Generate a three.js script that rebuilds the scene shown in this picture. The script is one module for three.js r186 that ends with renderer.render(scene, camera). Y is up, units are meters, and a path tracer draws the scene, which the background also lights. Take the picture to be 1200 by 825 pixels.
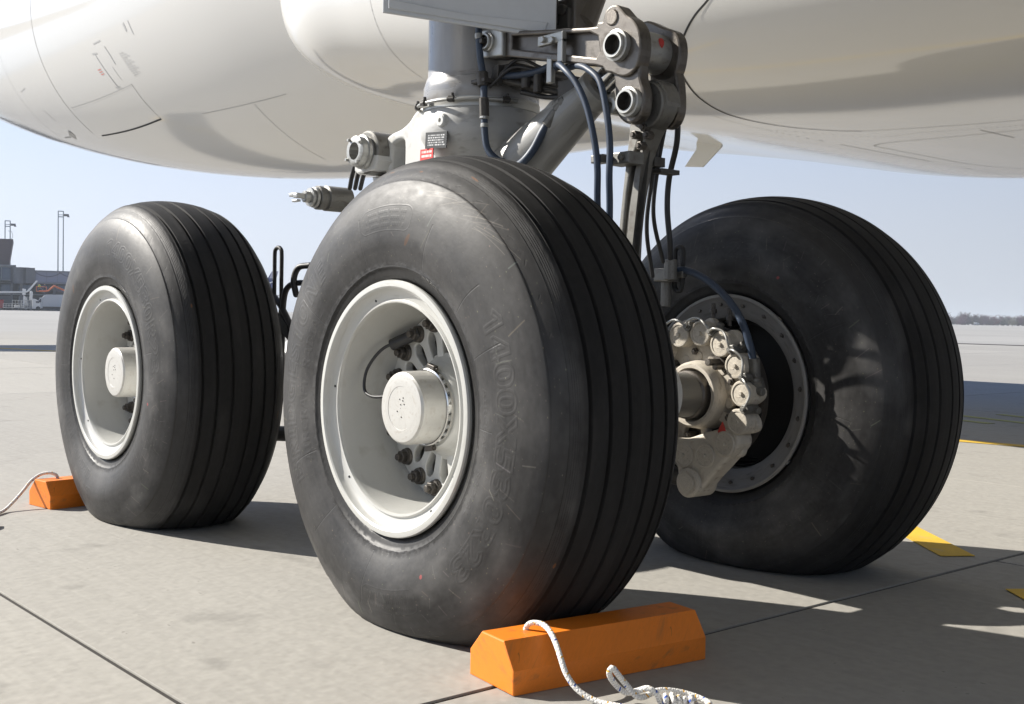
import * as THREE from 'three';
import { MarchingCubes } from 'three/addons/objects/MarchingCubes.js';
import { mergeGeometries, mergeVertices, toCreasedNormals } from 'three/addons/utils/BufferGeometryUtils.js';

// ------------------------------------------------------------------ camera
const camera = new THREE.PerspectiveCamera(33.68, 1200 / 825, 0.1, 6000);
camera.position.set(3.5934, 0.86, 2.7372);
camera.up.set(-0.03551, 0.99935, -0.00693);
camera.lookAt(3.5934 - 75.8855, 0.86 - 3.1478, 2.7372 - 65.0499);
const scene = new THREE.Scene();

// ------------------------------------------------------------------ sky, sun, exposure
const SUN = new THREE.Vector3(-1.3, 1, 0.80).normalize();
{
  const W = 512, H = 256, d = new Float32Array(W * H * 4);
  const mix = (a, b, t) => a + (b - a) * t, ss = t => { t = Math.min(1, Math.max(0, t)); return t * t * (3 - 2 * t); };
  for (let j = 0; j < H; j++) for (let i = 0; i < W; i++) {
    const el = ((j + 0.5) / H - 0.5) * Math.PI, az = ((i + 0.5) / W - 0.5) * 2 * Math.PI;
    const dir = [Math.cos(el) * Math.cos(az), Math.sin(el), Math.cos(el) * Math.sin(az)];
    const cs = dir[0] * SUN.x + dir[1] * SUN.y + dir[2] * SUN.z;
    const e = Math.max(0, el) / (Math.PI / 2), k = ss(e / 0.20), k2 = ss((e - 0.07) / 0.5);
    const hz = [0.345, 0.370, 0.410], md = [0.205, 0.275, 0.405], zn = [0.024, 0.055, 0.145];
    const glow = 1.0 * Math.pow(Math.max(0, cs), 14);
    const o = (j * W + i) * 4;
    for (let c = 0; c < 3; c++) {
      let v = mix(mix(hz[c], md[c], k), zn[c], k2);
      v *= Math.exp(0.62 * cs); v += glow * [0.9, 0.87, 0.8][c] * mix(0.5, 0.35, e);
      d[o + c] = v;
    }
    d[o + 3] = 1;
  }
  const sky = new THREE.DataTexture(d, W, H, THREE.RGBAFormat, THREE.FloatType);
  sky.mapping = THREE.EquirectangularReflectionMapping; sky.magFilter = THREE.LinearFilter; sky.minFilter = THREE.LinearFilter; sky.needsUpdate = true;
  scene.background = sky; scene.environment = sky;
}
const sun = new THREE.DirectionalLight(new THREE.Color(1, 0.95, 0.87), 5);
sun.position.copy(SUN).multiplyScalar(60); sun.target.position.set(0, 0, 0); sun.castShadow = true;
sun.shadow.mapSize.set(4096, 4096); sun.shadow.radius = 1;
Object.assign(sun.shadow.camera, { left: -40, right: 40, top: 40, bottom: -40, near: 1, far: 200 });
scene.add(sun, sun.target);
const EXPOSURE = 1.8;

// ------------------------------------------------------------------ helpers
const PI = Math.PI, V = (x, y, z) => new THREE.Vector3(x, y, z);
let seed = 7; const rnd = () => { seed = (seed * 1664525 + 1013904223) >>> 0; return seed / 4294967296; };
const rr = (a, b) => a + (b - a) * rnd();
const used = new Map();
function numbered(n) { const k = used.get(n) || 0; used.set(n, k + 1); return k ? `${n}_${String(k).padStart(3, '0')}` : n; }
function norm(g) {
  if (g.index) g = g.toNonIndexed();
  const o = new THREE.BufferGeometry();
  if (!g.attributes.normal) g.computeVertexNormals();
  o.setAttribute('position', g.attributes.position); o.setAttribute('normal', g.attributes.normal);
  o.setAttribute('uv', g.attributes.uv || new THREE.BufferAttribute(new Float32Array(g.attributes.position.count * 2), 2));
  return o;
}
const join = gs => Array.isArray(gs) ? (gs.length === 1 ? gs[0] : mergeGeometries(gs.map(norm))) : gs;
function mesh(name, gs, mat, parent, label) {
  const m = new THREE.Mesh(join(gs), mat); m.name = parent ? name : numbered(name);
  m.castShadow = m.receiveShadow = true; (parent || scene).add(m);
  if (label) m.userData.label = label;
  return m;
}
function pieces(name, gs, mat, parent, label) { let m; for (const g of gs) m = mesh(name, g, mat, parent, label); return m; }
function part(name, parent, label) { const g = new THREE.Group(); g.name = name; parent.add(g); if (label) g.userData.label = label; return g; }
function thing(name, label, category, pos = [0, 0, 0], turn = 0, group) {
  const g = new THREE.Group(); g.name = numbered(name); g.position.set(...pos); g.rotation.y = turn; scene.add(g);
  g.userData = { label, category }; if (group) g.userData.group = group; return g;
}
const structure = m => { m.userData.kind = 'structure'; return m; };
const Y = V(0, 1, 0);
function align(g, a, b) { // geometry built along +y from the origin -> from a towards b
  const q = new THREE.Quaternion().setFromUnitVectors(Y, V().subVectors(b, a).normalize());
  return g.applyMatrix4(new THREE.Matrix4().makeRotationFromQuaternion(q).setPosition(a));
}
const A3 = p => Array.isArray(p) ? V(...p) : p;
function turned(a, b, prof, seg = 40) { // prof: [radius, distance from a]
  a = A3(a); b = A3(b); return align(toCreasedNormals(new THREE.LatheGeometry(prof.map(p => new THREE.Vector2(Math.max(p[0], 1e-4), p[1])), seg), 0.6), a, b);
}
function rod(a, b, r0, r1 = r0, ch = 0.15, seg = 28) {
  a = A3(a); b = A3(b); const L = a.distanceTo(b), c = Math.min(r0, r1) * ch;
  return turned(a, b, [[0, 0], [r0 - c, 0], [r0, c], [r1, L - c], [r1 - c, L], [0, L]], seg);
}
function tube(pts, r, seg = 60, rad = 12, tension = 0.5) {
  const c = new THREE.CatmullRomCurve3(pts.map(A3), false, 'catmullrom', tension);
  const g = new THREE.TubeGeometry(c, seg, r, rad, false);
  const s0 = new THREE.SphereGeometry(r * 0.99, rad, 8); s0.translate(...c.getPoint(0).toArray());
  const s1 = new THREE.SphereGeometry(r * 0.99, rad, 8); s1.translate(...c.getPoint(1).toArray());
  return mergeGeometries([g, s0, s1].map(norm));
}
function shape(pts, holes = []) {
  const s = new THREE.Shape(pts.map(p => new THREE.Vector2(...p)));
  for (const h of holes) s.holes.push(new THREE.Path(h.map(p => new THREE.Vector2(...p)))); return s;
}
function plate(s, z0, z1, bevel = 0.006, seg = 2) { // extruded between z0 and z1
  if (Array.isArray(s)) s = shape(s);
  const g = new THREE.ExtrudeGeometry(s, { depth: z1 - z0 - 2 * bevel, bevelEnabled: bevel > 0, bevelSize: bevel, bevelThickness: bevel, bevelSegments: seg, bevelOffset: -bevel, curveSegments: 24 });
  return g.translate(0, 0, z0 + bevel);
}
function box(x0, x1, y0, y1, z0, z1) { const g = new THREE.BoxGeometry(x1 - x0, y1 - y0, z1 - z0); return g.translate((x0 + x1) / 2, (y0 + y1) / 2, (z0 + z1) / 2); }
function rbox(x0, x1, y0, y1, z0, z1, b = 0.006) { return plate([[x0, y0], [x1, y0], [x1, y1], [x0, y1]], z0, z1, b); }
function smoothOutline(pts, n = 6) { // closed Catmull-Rom outline in 2D
  const c = new THREE.CatmullRomCurve3(pts.map(p => V(p[0], p[1], 0)), true, 'catmullrom', 0.5);
  return c.getPoints(pts.length * n).slice(0, -1).map(p => [p.x, p.y]);
}
const circlePts = (cx, cy, r, n = 24, a0 = 0, a1 = 2 * PI) => Array.from({ length: n }, (_, i) => { const a = a0 + (a1 - a0) * i / n; return [cx + r * Math.cos(a), cy + r * Math.sin(a)]; });
function grid(nu, nv, f, uvf) { // surface closed in u
  const pos = [], uv = [], idx = [];
  for (let j = 0; j <= nv; j++) for (let i = 0; i <= nu; i++) {
    const p = f(i / nu, j / nv); pos.push(p[0], p[1], p[2]); const t = uvf ? uvf(i / nu, j / nv, p) : [i / nu, j / nv]; uv.push(t[0], t[1]);
  }
  for (let j = 0; j < nv; j++) for (let i = 0; i < nu; i++) { const a = j * (nu + 1) + i, b = a + 1, c = a + nu + 1, e = c + 1; idx.push(a, b, c, b, e, c); }
  const g = new THREE.BufferGeometry();
  g.setAttribute('position', new THREE.Float32BufferAttribute(pos, 3)); g.setAttribute('uv', new THREE.Float32BufferAttribute(uv, 2)); g.setIndex(idx);
  g.computeVertexNormals();
  const N = g.attributes.normal;
  for (let j = 0; j <= nv; j++) {
    const a = j * (nu + 1), b = a + nu; if (Math.hypot(pos[a * 3] - pos[b * 3], pos[a * 3 + 1] - pos[b * 3 + 1], pos[a * 3 + 2] - pos[b * 3 + 2]) > 1e-5) continue;
    const n = V(N.getX(a) + N.getX(b), N.getY(a) + N.getY(b), N.getZ(a) + N.getZ(b)).normalize(); N.setXYZ(a, n.x, n.y, n.z); N.setXYZ(b, n.x, n.y, n.z);
  }
  return g;
}
function tab(xs, ys) { // smooth table
  const m = xs.map((_, i) => i === 0 ? (ys[1] - ys[0]) / (xs[1] - xs[0]) : i === xs.length - 1 ? (ys[i] - ys[i - 1]) / (xs[i] - xs[i - 1]) :
    (() => { const h0 = xs[i] - xs[i - 1], h1 = xs[i + 1] - xs[i]; return (h0 * h0 * ys[i + 1] - h1 * h1 * ys[i - 1] + (h1 * h1 - h0 * h0) * ys[i]) / (h0 * h1 * (h0 + h1)); })());
  return x => {
    x = Math.min(Math.max(x, xs[0]), xs[xs.length - 1]); let i = 0; while (i < xs.length - 2 && x > xs[i + 1]) i++;
    const h = xs[i + 1] - xs[i], t = (x - xs[i]) / h, t2 = t * t, t3 = t2 * t;
    return (2 * t3 - 3 * t2 + 1) * ys[i] + (t3 - 2 * t2 + t) * h * m[i] + (3 * t2 - 2 * t3) * ys[i + 1] + (t3 - t2) * h * m[i + 1];
  };
}

// ------------------------------------------------------------------ procedural textures
function noiser(s) { // periodic value noise
  const T = new Float32Array(65536); let q = s * 7919 + 13; for (let i = 0; i < 65536; i++) { q = (Math.imul(q, 1664525) + 1013904223) >>> 0; T[i] = q / 4294967296; }
  const h = (x, y) => T[(x * 73 + y * 4099 + ((x * y) % 251) * 17) & 65535];
  return (x, y, px, py) => {
    const xi = Math.floor(x), yi = Math.floor(y); let fx = x - xi, fy = y - yi; fx = fx * fx * (3 - 2 * fx); fy = fy * fy * (3 - 2 * fy);
    const x0 = ((xi % px) + px) % px, x1 = (x0 + 1) % px, y0 = ((yi % py) + py) % py, y1 = (y0 + 1) % py;
    return (h(x0, y0) * (1 - fx) + h(x1, y0) * fx) * (1 - fy) + (h(x0, y1) * (1 - fx) + h(x1, y1) * fx) * fy;
  };
}
function fbm(n, u, v, fx, fy, oct) { let a = 0, w = 0.5, s = 0; for (let o = 0; o < oct; o++) { a += w * n(u * fx, v * fy, fx, fy); s += w; w *= 0.5; fx *= 2; fy *= 2; } return a / s; }
function dataTex(W, H, f, srgb = true) {
  const d = new Uint8Array(W * H * 4);
  for (let j = 0; j < H; j++) for (let i = 0; i < W; i++) { const c = f((i + 0.5) / W, (j + 0.5) / H), o = (j * W + i) * 4; for (let k = 0; k < 3; k++) d[o + k] = Math.max(0, Math.min(255, (c.length ? c[k] : c) * 255)); d[o + 3] = 255; }
  const t = new THREE.DataTexture(d, W, H); t.magFilter = THREE.LinearFilter; t.minFilter = THREE.LinearMipmapLinearFilter; t.generateMipmaps = true; t.wrapS = t.wrapT = THREE.RepeatWrapping;
  if (srgb) t.colorSpace = THREE.SRGBColorSpace; t.needsUpdate = true; return t;
}
function canvasTex(W, H, draw, srgb = true) {
  const c = document.createElement('canvas'); c.width = W; c.height = H; draw(c.getContext('2d'), W, H);
  const t = new THREE.CanvasTexture(c); t.wrapS = t.wrapT = THREE.RepeatWrapping; if (srgb) t.colorSpace = THREE.SRGBColorSpace; return t;
}
const N1 = noiser(1), N2 = noiser(2), N3 = noiser(3);
const l2s = x => x <= 0.0031308 ? 12.92 * x : 1.055 * Math.pow(x, 1 / 2.4) - 0.055;

// worn, mottled paint or metal: base colour (linear) with fine grain, patches and a few scratches
function wornTex(base, amt, dirt, W = 512, scr = 0) {
  const t = dataTex(W, W, (u, v) => {
    const p = fbm(N1, u, v, 5, 5, 6), q = fbm(N2, u, v, 60, 60, 2), s = fbm(N3, u, v, 12, 12, 6);
    const k = 1 + amt * (p - 0.5) * 2 + amt * 0.6 * (q - 0.5); const dd = Math.max(0, s - 0.60) * 2.6 * (dirt ? 1 : 0);
    return base.map((b, i) => l2s(Math.max(0, (b * k) * (1 - Math.min(dd, 0.7)) + (dirt ? dirt[i] : 0) * Math.min(dd, 0.7))));
  });
  return t;
}
const grainBump = dataTex(512, 512, (u, v) => 0.5 + 0.35 * (fbm(N2, u, v, 60, 60, 3) - 0.5) + 0.4 * (fbm(N1, u, v, 6, 6, 3) - 0.5), false);
const roughTex = dataTex(256, 256, (u, v) => { const k = 0.55 + 0.9 * (fbm(N3, u, v, 6, 6, 5) - 0.5); return [k, k, k]; }, false);
const std = (o) => new THREE.MeshStandardMaterial(o), phys = (o) => new THREE.MeshPhysicalMaterial(o);
const rep = (t, x, y = x) => { const c = t.clone(); c.repeat.set(x, y); c.needsUpdate = true; return c; };

const whitePaintTex = wornTex([0.57, 0.57, 0.55], 0.05, [0.35, 0.32, 0.26]);
const M = {};
M.skin = phys({ color: new THREE.Color().setRGB(0.63, 0.62, 0.59), roughness: 0.09, ior: 1.75 });
M.seam = std({ color: new THREE.Color().setRGB(0.03, 0.03, 0.03), roughness: 0.8 });
M.faintSeam = std({ color: new THREE.Color().setRGB(0.33, 0.32, 0.30), roughness: 0.7 });
M.greyMark = std({ color: new THREE.Color().setRGB(0.42, 0.42, 0.41), roughness: 0.6 });
M.redMark = std({ color: new THREE.Color().setRGB(0.62, 0.22, 0.19), roughness: 0.6 });
M.panel = phys({ map: wornTex([0.54, 0.56, 0.58], 0.05, [0.5, 0.52, 0.54]), roughness: 0.4, clearcoat: 0.5, clearcoatRoughness: 0.15 });
M.whiteCast = phys({ map: rep(whitePaintTex, 2), roughness: 0.42, clearcoat: 0.4, clearcoatRoughness: 0.25, bumpMap: rep(grainBump, 4), bumpScale: 0.0008 });
M.strut = std({ map: rep(wornTex([0.31, 0.305, 0.30], 0.14, [0.17, 0.155, 0.14]), 2, 1), metalness: 0.3, roughness: 0.62, roughnessMap: rep(roughTex, 2) });
M.steel = std({ map: rep(wornTex([0.20, 0.195, 0.18], 0.16, [0.09, 0.07, 0.055]), 3), metalness: 0.6, roughness: 0.5, bumpMap: rep(grainBump, 6), bumpScale: 0.0006 });
M.bronze = std({ map: rep(wornTex([0.145, 0.132, 0.118], 0.2, [0.06, 0.05, 0.04]), 3), metalness: 0.8, roughness: 0.38, bumpMap: rep(grainBump, 6), bumpScale: 0.0006 });
M.strutPaint = phys({ map: rep(wornTex([0.44, 0.44, 0.43], 0.08, [0.2, 0.19, 0.17]), 2), roughness: 0.45, clearcoat: 0.3, clearcoatRoughness: 0.3 });
M.chrome = std({ color: new THREE.Color().setRGB(0.72, 0.72, 0.71), metalness: 1, roughness: 0.16 });
M.bush = std({ map: wornTex([0.42, 0.42, 0.40], 0.12, [0.2, 0.18, 0.16]), metalness: 0.55, roughness: 0.36 });
M.sleeve = std({ map: rep(wornTex([0.34, 0.34, 0.33], 0.14, [0.14, 0.12, 0.1]), 2), metalness: 0.6, roughness: 0.42 });
M.armPaint = phys({ map: rep(wornTex([0.27, 0.268, 0.255], 0.12, [0.2, 0.19, 0.17]), 2), roughness: 0.42, clearcoat: 0.3, clearcoatRoughness: 0.3 });
M.dark = std({ color: new THREE.Color().setRGB(0.022, 0.022, 0.022), roughness: 0.6 });
M.darkMetal = std({ map: rep(wornTex([0.075, 0.07, 0.064], 0.25, [0.03, 0.028, 0.025]), 2), metalness: 0.4, roughness: 0.55 });
M.hoseBlue = std({ map: rep(wornTex([0.032, 0.05, 0.085], 0.2, [0.05, 0.05, 0.05]), 6, 1), roughness: 0.5 });
M.hoseBlack = std({ color: new THREE.Color().setRGB(0.025, 0.025, 0.026), roughness: 0.48 });
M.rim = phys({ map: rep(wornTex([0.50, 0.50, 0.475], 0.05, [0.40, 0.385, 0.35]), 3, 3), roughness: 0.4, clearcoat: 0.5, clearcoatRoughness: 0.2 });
M.rimDark = std({ map: rep(wornTex([0.27, 0.26, 0.245], 0.15, [0.10, 0.09, 0.08]), 3, 3), roughness: 0.55 });  // inner-wheel rims: darker grey than the outer ones, with random blotches
M.hub = std({ map: rep(wornTex([0.56, 0.55, 0.52], 0.07, [0.42, 0.38, 0.33]), 3, 3), metalness: 0.35, roughness: 0.4, bumpMap: rep(grainBump, 3), bumpScale: 0.0005 });
M.bolt = std({ map: wornTex([0.10, 0.09, 0.08], 0.3, [0.25, 0.22, 0.18]), metalness: 0.6, roughness: 0.45 });
M.brake = std({ map: rep(wornTex([0.52, 0.475, 0.40], 0.16, [0.22, 0.165, 0.11]), 3), roughness: 0.6, bumpMap: rep(grainBump, 8), bumpScale: 0.001 });
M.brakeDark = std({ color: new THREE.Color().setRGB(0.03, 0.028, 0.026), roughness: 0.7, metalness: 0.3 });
M.red = std({ color: new THREE.Color().setRGB(0.5, 0.04, 0.03), roughness: 0.5 });

// ------------------------------------------------------------------ the apron (ground)
const concreteN = (u, v) => {
  const a = fbm(N1, u, v, 4, 4, 6), b = fbm(N2, u, v, 240, 240, 2), c = fbm(N3, u, v, 9, 240, 2), s = fbm(N3, u, v, 26, 26, 4);
  return { a, b, c, s };
};
const concreteTex = dataTex(2048, 2048, (u, v) => {
  const { a, b, c, s } = concreteN(u, v);
  let k = 0.325 * (1 + 0.045 * (a - 0.5) * 2 + 0.16 * (b - 0.5) + 0.08 * (c - 0.5));
  if (s > 0.72) k *= 1 - (s - 0.72) * 1.2;
  if (b > 0.90 && a > 0.55) k *= 0.65;
  return [l2s(k * 1.01), l2s(k * 0.965), l2s(k * 0.875)];
});
const concreteBump = dataTex(1024, 1024, (u, v) => { const { b, c } = concreteN(u, v); return 0.5 + 0.6 * (b - 0.5) + 0.35 * (c - 0.5); }, false);
const slabMats = [1, 0.95, 1.04, 0.985].map(k => { const m = std({ map: concreteTex, roughness: 0.93, bumpMap: concreteBump, bumpScale: 0.0022 }); m.color.setRGB(k, k, k * 0.995); return m; });
const farTex = dataTex(1024, 1024, (u, v) => {
  const a = fbm(N1, u, v, 5, 5, 6), c = fbm(N2, u, v, 40, 7, 4), j = Math.min(Math.abs(((u * 12) % 1) - 0.5), Math.abs(((v * 12) % 1) - 0.5));
  const k = 0.325 * (1 + 0.14 * (a - 0.5) * 2 + 0.12 * (c - 0.5)) * (j > 0.488 ? 0.9 : 1); return [l2s(k), l2s(k * 0.97), l2s(k * 0.90)];
});
{
  const S = 4.95, x0 = 1.553, z0 = 1.64, apron = structure(new THREE.Group()); apron.name = numbered('apron'); scene.add(apron);
  const slabGeo = [];
  for (let k = 0; k < 4; k++) {
    const w = S - 0.014, g = plate([[-w / 2, -w / 2], [w / 2, -w / 2], [w / 2, w / 2], [-w / 2, w / 2]], -0.05, 0, 0.0012, 1); g.rotateX(-PI / 2);
    const p = g.attributes.position, uv = g.attributes.uv; for (let i = 0; i < p.count; i++) uv.setXY(i, p.getX(i) / S + 0.5 + k * 0.37, p.getZ(i) / S + 0.5 + k * 0.21);
    slabGeo.push(g);
  }
  for (let ix = -8; ix <= 3; ix++) for (let iz = -9; iz <= 2; iz++) {
    const cx = x0 + (ix + 0.5) * S, cz = z0 + (iz + 0.5) * S + (ix >= 0 ? 1.97 : 0), k = Math.floor(rnd() * 4);
    const m = mesh('concrete_slab', slabGeo[k], slabMats[Math.floor(rnd() * 4)], apron); m.position.set(cx, (rnd() - 0.5) * 0.003, cz); m.rotation.y = Math.floor(rnd() * 2) * PI;
  }
  // tar-filled joints under the slabs, then the plain apron out to the horizon
  const f = mesh('joint_filler', new THREE.PlaneGeometry(12 * S - 0.5, 13 * S - 0.5).rotateX(-PI / 2).translate(x0 - 2 * S, -0.0045, z0 - 3 * S), std({ color: new THREE.Color().setRGB(0.03, 0.026, 0.022), roughness: 0.95 }), apron);
  const fg = new THREE.PlaneGeometry(5200, 5200, 8, 8).rotateX(-PI / 2).translate(0, -0.03, 0);
  const p = fg.attributes.position, uv = fg.attributes.uv; for (let i = 0; i < p.count; i++) uv.setXY(i, (p.getX(i) - x0) / (12 * S), (p.getZ(i) - z0) / (12 * S));
  structure(mesh('ground', fg, std({ map: farTex, roughness: 0.95 })));
  // paint on the slabs
  const yel = std({ map: wornTex([0.62, 0.40, 0.035], 0.18, [0.34, 0.31, 0.22]), roughness: 0.8 });
  const faded = std({ map: wornTex([0.36, 0.36, 0.13], 0.2, [0.33, 0.31, 0.25]), roughness: 0.85 });
  const stripe = (name, pts, mat) => { // flat quad painted on the ground
    const s = plate(shape(pts.map(q => [q[0], -q[1]])), 0, 0.002, 0, 1); s.rotateX(-PI / 2).translate(0, 0.0032, 0);
    const uv = s.attributes.uv, po = s.attributes.position; for (let i = 0; i < po.count; i++) uv.setXY(i, po.getX(i) / 0.8, po.getZ(i) / 0.8);
    return structure(mesh(name, s, mat));
  };
  stripe('yellow_stripe', [[1.40, -1.235], [1.475, -1.345], [0.63, -2.05], [0.555, -1.94]], yel);
  stripe('yellow_stripe', [[1.805, -0.915], [1.88, -1.025], [2.6, -0.42], [2.525, -0.31]], yel);
  const line = (name, a, b, w, mat) => { const dx = b[0] - a[0], dz = b[1] - a[1], L = Math.hypot(dx, dz), nx = -dz / L * w / 2, nz = dx / L * w / 2; stripe(name, [[a[0] + nx, a[1] + nz], [b[0] + nx, b[1] + nz], [b[0] - nx, b[1] - nz], [a[0] - nx, a[1] - nz]], mat); };
  line('yellow_stripe', [-9, -3.9], [4, -6.05], 0.13, yel);
  line('yellow_stripe', [-24.5, -4.0], [-19.3, -5.3], 0.16, yel);
  // worn marking in faded yellow under the body, a row of short bars
  for (const [a, b] of [[[-2.0, -7.5], [-0.9, -7.15]], [[-1.75, -7.95], [-0.65, -7.6]], [[-2.35, -7.15], [-1.3, -6.9]], [[-2.6, -7.95], [-1.9, -7.1]], [[-1.55, -8.4], [-0.2, -8.0]]]) line('faded_marking', a, b, 0.1, faded);
  for (let i = 0; i < 5; i++) line('yellow_hatch', [-6.9 + i * .55, -3.9], [-5.5 + i * .55, -2.7], 0.12, yel);
}

// ------------------------------------------------------------------ the airliner
const plane = thing('airliner', 'huge white airliner above the apron, standing on a four-wheel main landing gear with black tyres', 'airliner');

// --- body
const ZC = -6, fb = X => 2.69 + (X < -9 ? 0.0265 * Math.pow(-9 - X, 1.65) : 0) + (X > -5 ? 0.9 * Math.min(1, (X + 5) / 2.5) ** 2 * (3 - 2 * Math.min(1, (X + 5) / 2.5)) : 0);
const fus = (X, a, off = 0) => { const b = fb(X), R = (8.2 - b) / 2; return [X, b + R - (R + off) * Math.cos(a), ZC + (R + off) * Math.sin(a)]; };
const fuselage = mesh('fuselage', grid(160, 140, (u, v) => { const X = -37 + v * 55; return fus(X, u * 2 * PI); }, (u, v) => [v * 20, u * 6]), M.skin, plane, 'glossy white rear fuselage with rounded belly sweeping up to the tail');
const bT = tab([-8.5, -7.5, -6.6, -6, -5.2, -4.5, -3.8, -3.2, -2.5, -1.5, 0, 3, 8], [3.9, 3.5, 3.08, 2.9, 2.8, 2.7, 2.57, 2.46, 2.365, 2.29, 2.24, 2.22, 2.22]);
const wT = tab([-8.4, -7.9, -7.4, -7, -6.6, -6, -5, 0, 8], [1.0, 1.55, 2.2, 2.75, 3.07, 3.29, 3.38, 3.4, 3.4]);
const nT = tab([-8.5, -6, -3, 0, 8], [3.5, 4.4, 5.2, 6, 6]), pw = (x, e) => Math.sign(x) * Math.pow(Math.abs(x), e);
const fair = (X, a, off = 0) => {
  const p = (aa, XX) => { const W = wT(XX), H = 4.4 - bT(XX), e = 2 / (aa < 0 ? Math.max(nT(XX), 4.4 + 9 * Math.min(1, Math.max(0, (XX + 6) / 2))) : nT(XX)); return V(XX, 4.4 - H * pw(Math.cos(aa), e), ZC + W * pw(Math.sin(aa), e)); };
  const q = p(a, X); if (!off) return [q.x, q.y, q.z];
  const n = V().crossVectors(p(a + 0.01, X).sub(p(a - 0.01, X)), p(a, X + 0.02).sub(p(a, X - 0.02))).normalize(); if (n.z * Math.sin(a) - n.y * Math.cos(a) < 0) n.negate();
  return q.addScaledVector(n, off).toArray();
};
const fairing = mesh('belly_fairing', grid(360, 160, (u, v) => { const t = (u - 0.5) * 2; return fair(-8.35 + v * 16, PI / 2 * 1.04 * Math.sign(t) * (0.35 * Math.abs(t) ** 3 + 0.65 * t * t * (t * t < 1 ? 1 : 1))); }, (u, v) => [v * 20, u * 6]), M.skin, plane, 'glossy white belly fairing bulging under the wing root');
function ribbon(fn, pts, w, off, n = 10) { // thin strip hugging a surface, given as [X, angle] points
  const c = new THREE.CatmullRomCurve3(pts.map(p => V(p[0], p[1] * 3, 0)), false, 'centripetal'), P = c.getPoints(pts.length * n).map(p => [p.x, p.y / 3]);
  const at = (p, o) => V(...fn(p[0], p[1], o)), pos = [], idx = [];
  P.forEach((p, i) => {
    const q = at(p, off), t = at(P[Math.min(i + 1, P.length - 1)], off).sub(at(P[Math.max(i - 1, 0)], off)).normalize(), nn = at(p, off + 0.05).sub(q).normalize(), s = V().crossVectors(t, nn).multiplyScalar(w / 2);
    pos.push(...q.clone().add(s).toArray(), ...q.clone().sub(s).toArray()); if (i) { const a = 2 * i - 2; idx.push(a, a + 1, a + 2, a + 1, a + 3, a + 2); }
  });
  const g = new THREE.BufferGeometry(); g.setAttribute('position', new THREE.Float32BufferAttribute(pos, 3)); g.setIndex(idx); g.computeVertexNormals(); return norm(g);
}
const arcX = (X, a0, a1) => Array.from({ length: 8 }, (_, i) => [X, a0 + (a1 - a0) * i / 7]);
pieces('panel_seam', [ribbon(fus, arcX(-15.75, 0.62, 1.75), 0.016, 0.003), ribbon(fus, [[-12.25, 0.729], [-12.33, 0.85], [-12.36, 0.954]], 0.012, 0.003)], M.faintSeam, fuselage);
mesh('door_seam', [ribbon(fus, [[-15.42, 0.6], [-13.6, 0.67], [-12.25, 0.729]], 0.026, 0.004)], M.seam, fuselage);
pieces('panel_seam', [ribbon(fus, [[-15.6, 0.843], [-13.87, 0.899], [-12.36, 0.95]], 0.010, 0.003), ribbon(fus, [[-10.87, 0.729], [-9.6, 0.736], [-8.6, 0.738]], 0.008, 0.003), ribbon(fus, arcX(-9.4, 0.3, 0.73), 0.008, 0.003), ribbon(fus, arcX(-18.3, 0.5, 1.3), 0.008, 0.003)], M.greyMark, fuselage);
pieces('door_marking', [ribbon(fus, [[-13.15, 1.147], [-13.02, 1.043], [-12.91, 0.947]], 0.022, 0.003), ribbon(fus, [[-12.67, 1.172], [-12.60, 1.13], [-12.54, 1.07]], 0.022, 0.003), ribbon(fus, [[-13.06, 1.199], [-12.75, 1.206]], 0.018, 0.003), ribbon(fus, [[-13.25, 1.15], [-13.05, 1.147]], 0.022, 0.003), ribbon(fus, [[-13.0, 0.947], [-12.82, 0.949]], 0.022, 0.003),
  ribbon(fus, [[-12.7, 1.06], [-12.62, 0.985]], 0.012, 0.003), ribbon(fus, [[-11.55, 1.255], [-11.5, 1.185]], 0.02, 0.003), ribbon(fus, [[-11.73, 1.25], [-11.69, 1.21]], 0.05, 0.003),
  ribbon(fus, [[-17.95, 0.98], [-17.55, 1.01]], 0.014, 0.003), ribbon(fus, [[-17.3, 0.82], [-17.2, 0.72]], 0.014, 0.003)], M.greyMark, fuselage);
{ // small illegible placard lettering beside the hatch: ten uneven bars
  const gs = []; for (let i = 0; i < 12; i++) { const a = 1.115 - i * 0.0112, l = 0.16 + ((i * 37) % 11) / 11 * 0.2; gs.push(ribbon(fus, [[-12.24 + i * 0.012, a], [-12.24 + i * 0.012 + l, a + 0.004]], 0.008, 0.003)); }
  mesh('door_placard', gs, M.greyMark, fuselage).userData.kind = 'stuff';
  mesh('door_placard', [0, 1, 2].map(i => ribbon(fus, [[-13.32 + i * 0.02, 1.06 - i * 0.014], [-13.18 + i * 0.02, 1.063 - i * 0.014]], 0.014, 0.003)), M.redMark, fuselage).userData.kind = 'stuff';
  pieces('air_outlet', [ribbon(fus, [[-17.35, 0.53], [-17.0, 0.60]], 0.14, 0.006), ribbon(fus, [[-18.0, 0.50], [-17.5, 0.53]], 0.03, 0.004)], M.greyMark, fuselage);
}
mesh('gear_door_seam', ribbon(fair, [[-0.85, 1.19], [-1.03, 1.096], [-1.16, 1.033], [-1.3, 0.939], [-1.41, 0.838], [-1.51, 0.743], [-1.6, 0.606], [-1.72, 0.42], [-1.81, 0.237], [-1.78, 0.14], [-1.71, 0.092], [-1.55, 0.055], [-1.36, 0.039]], 0.014, 0.003), M.seam, fairing);
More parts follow.
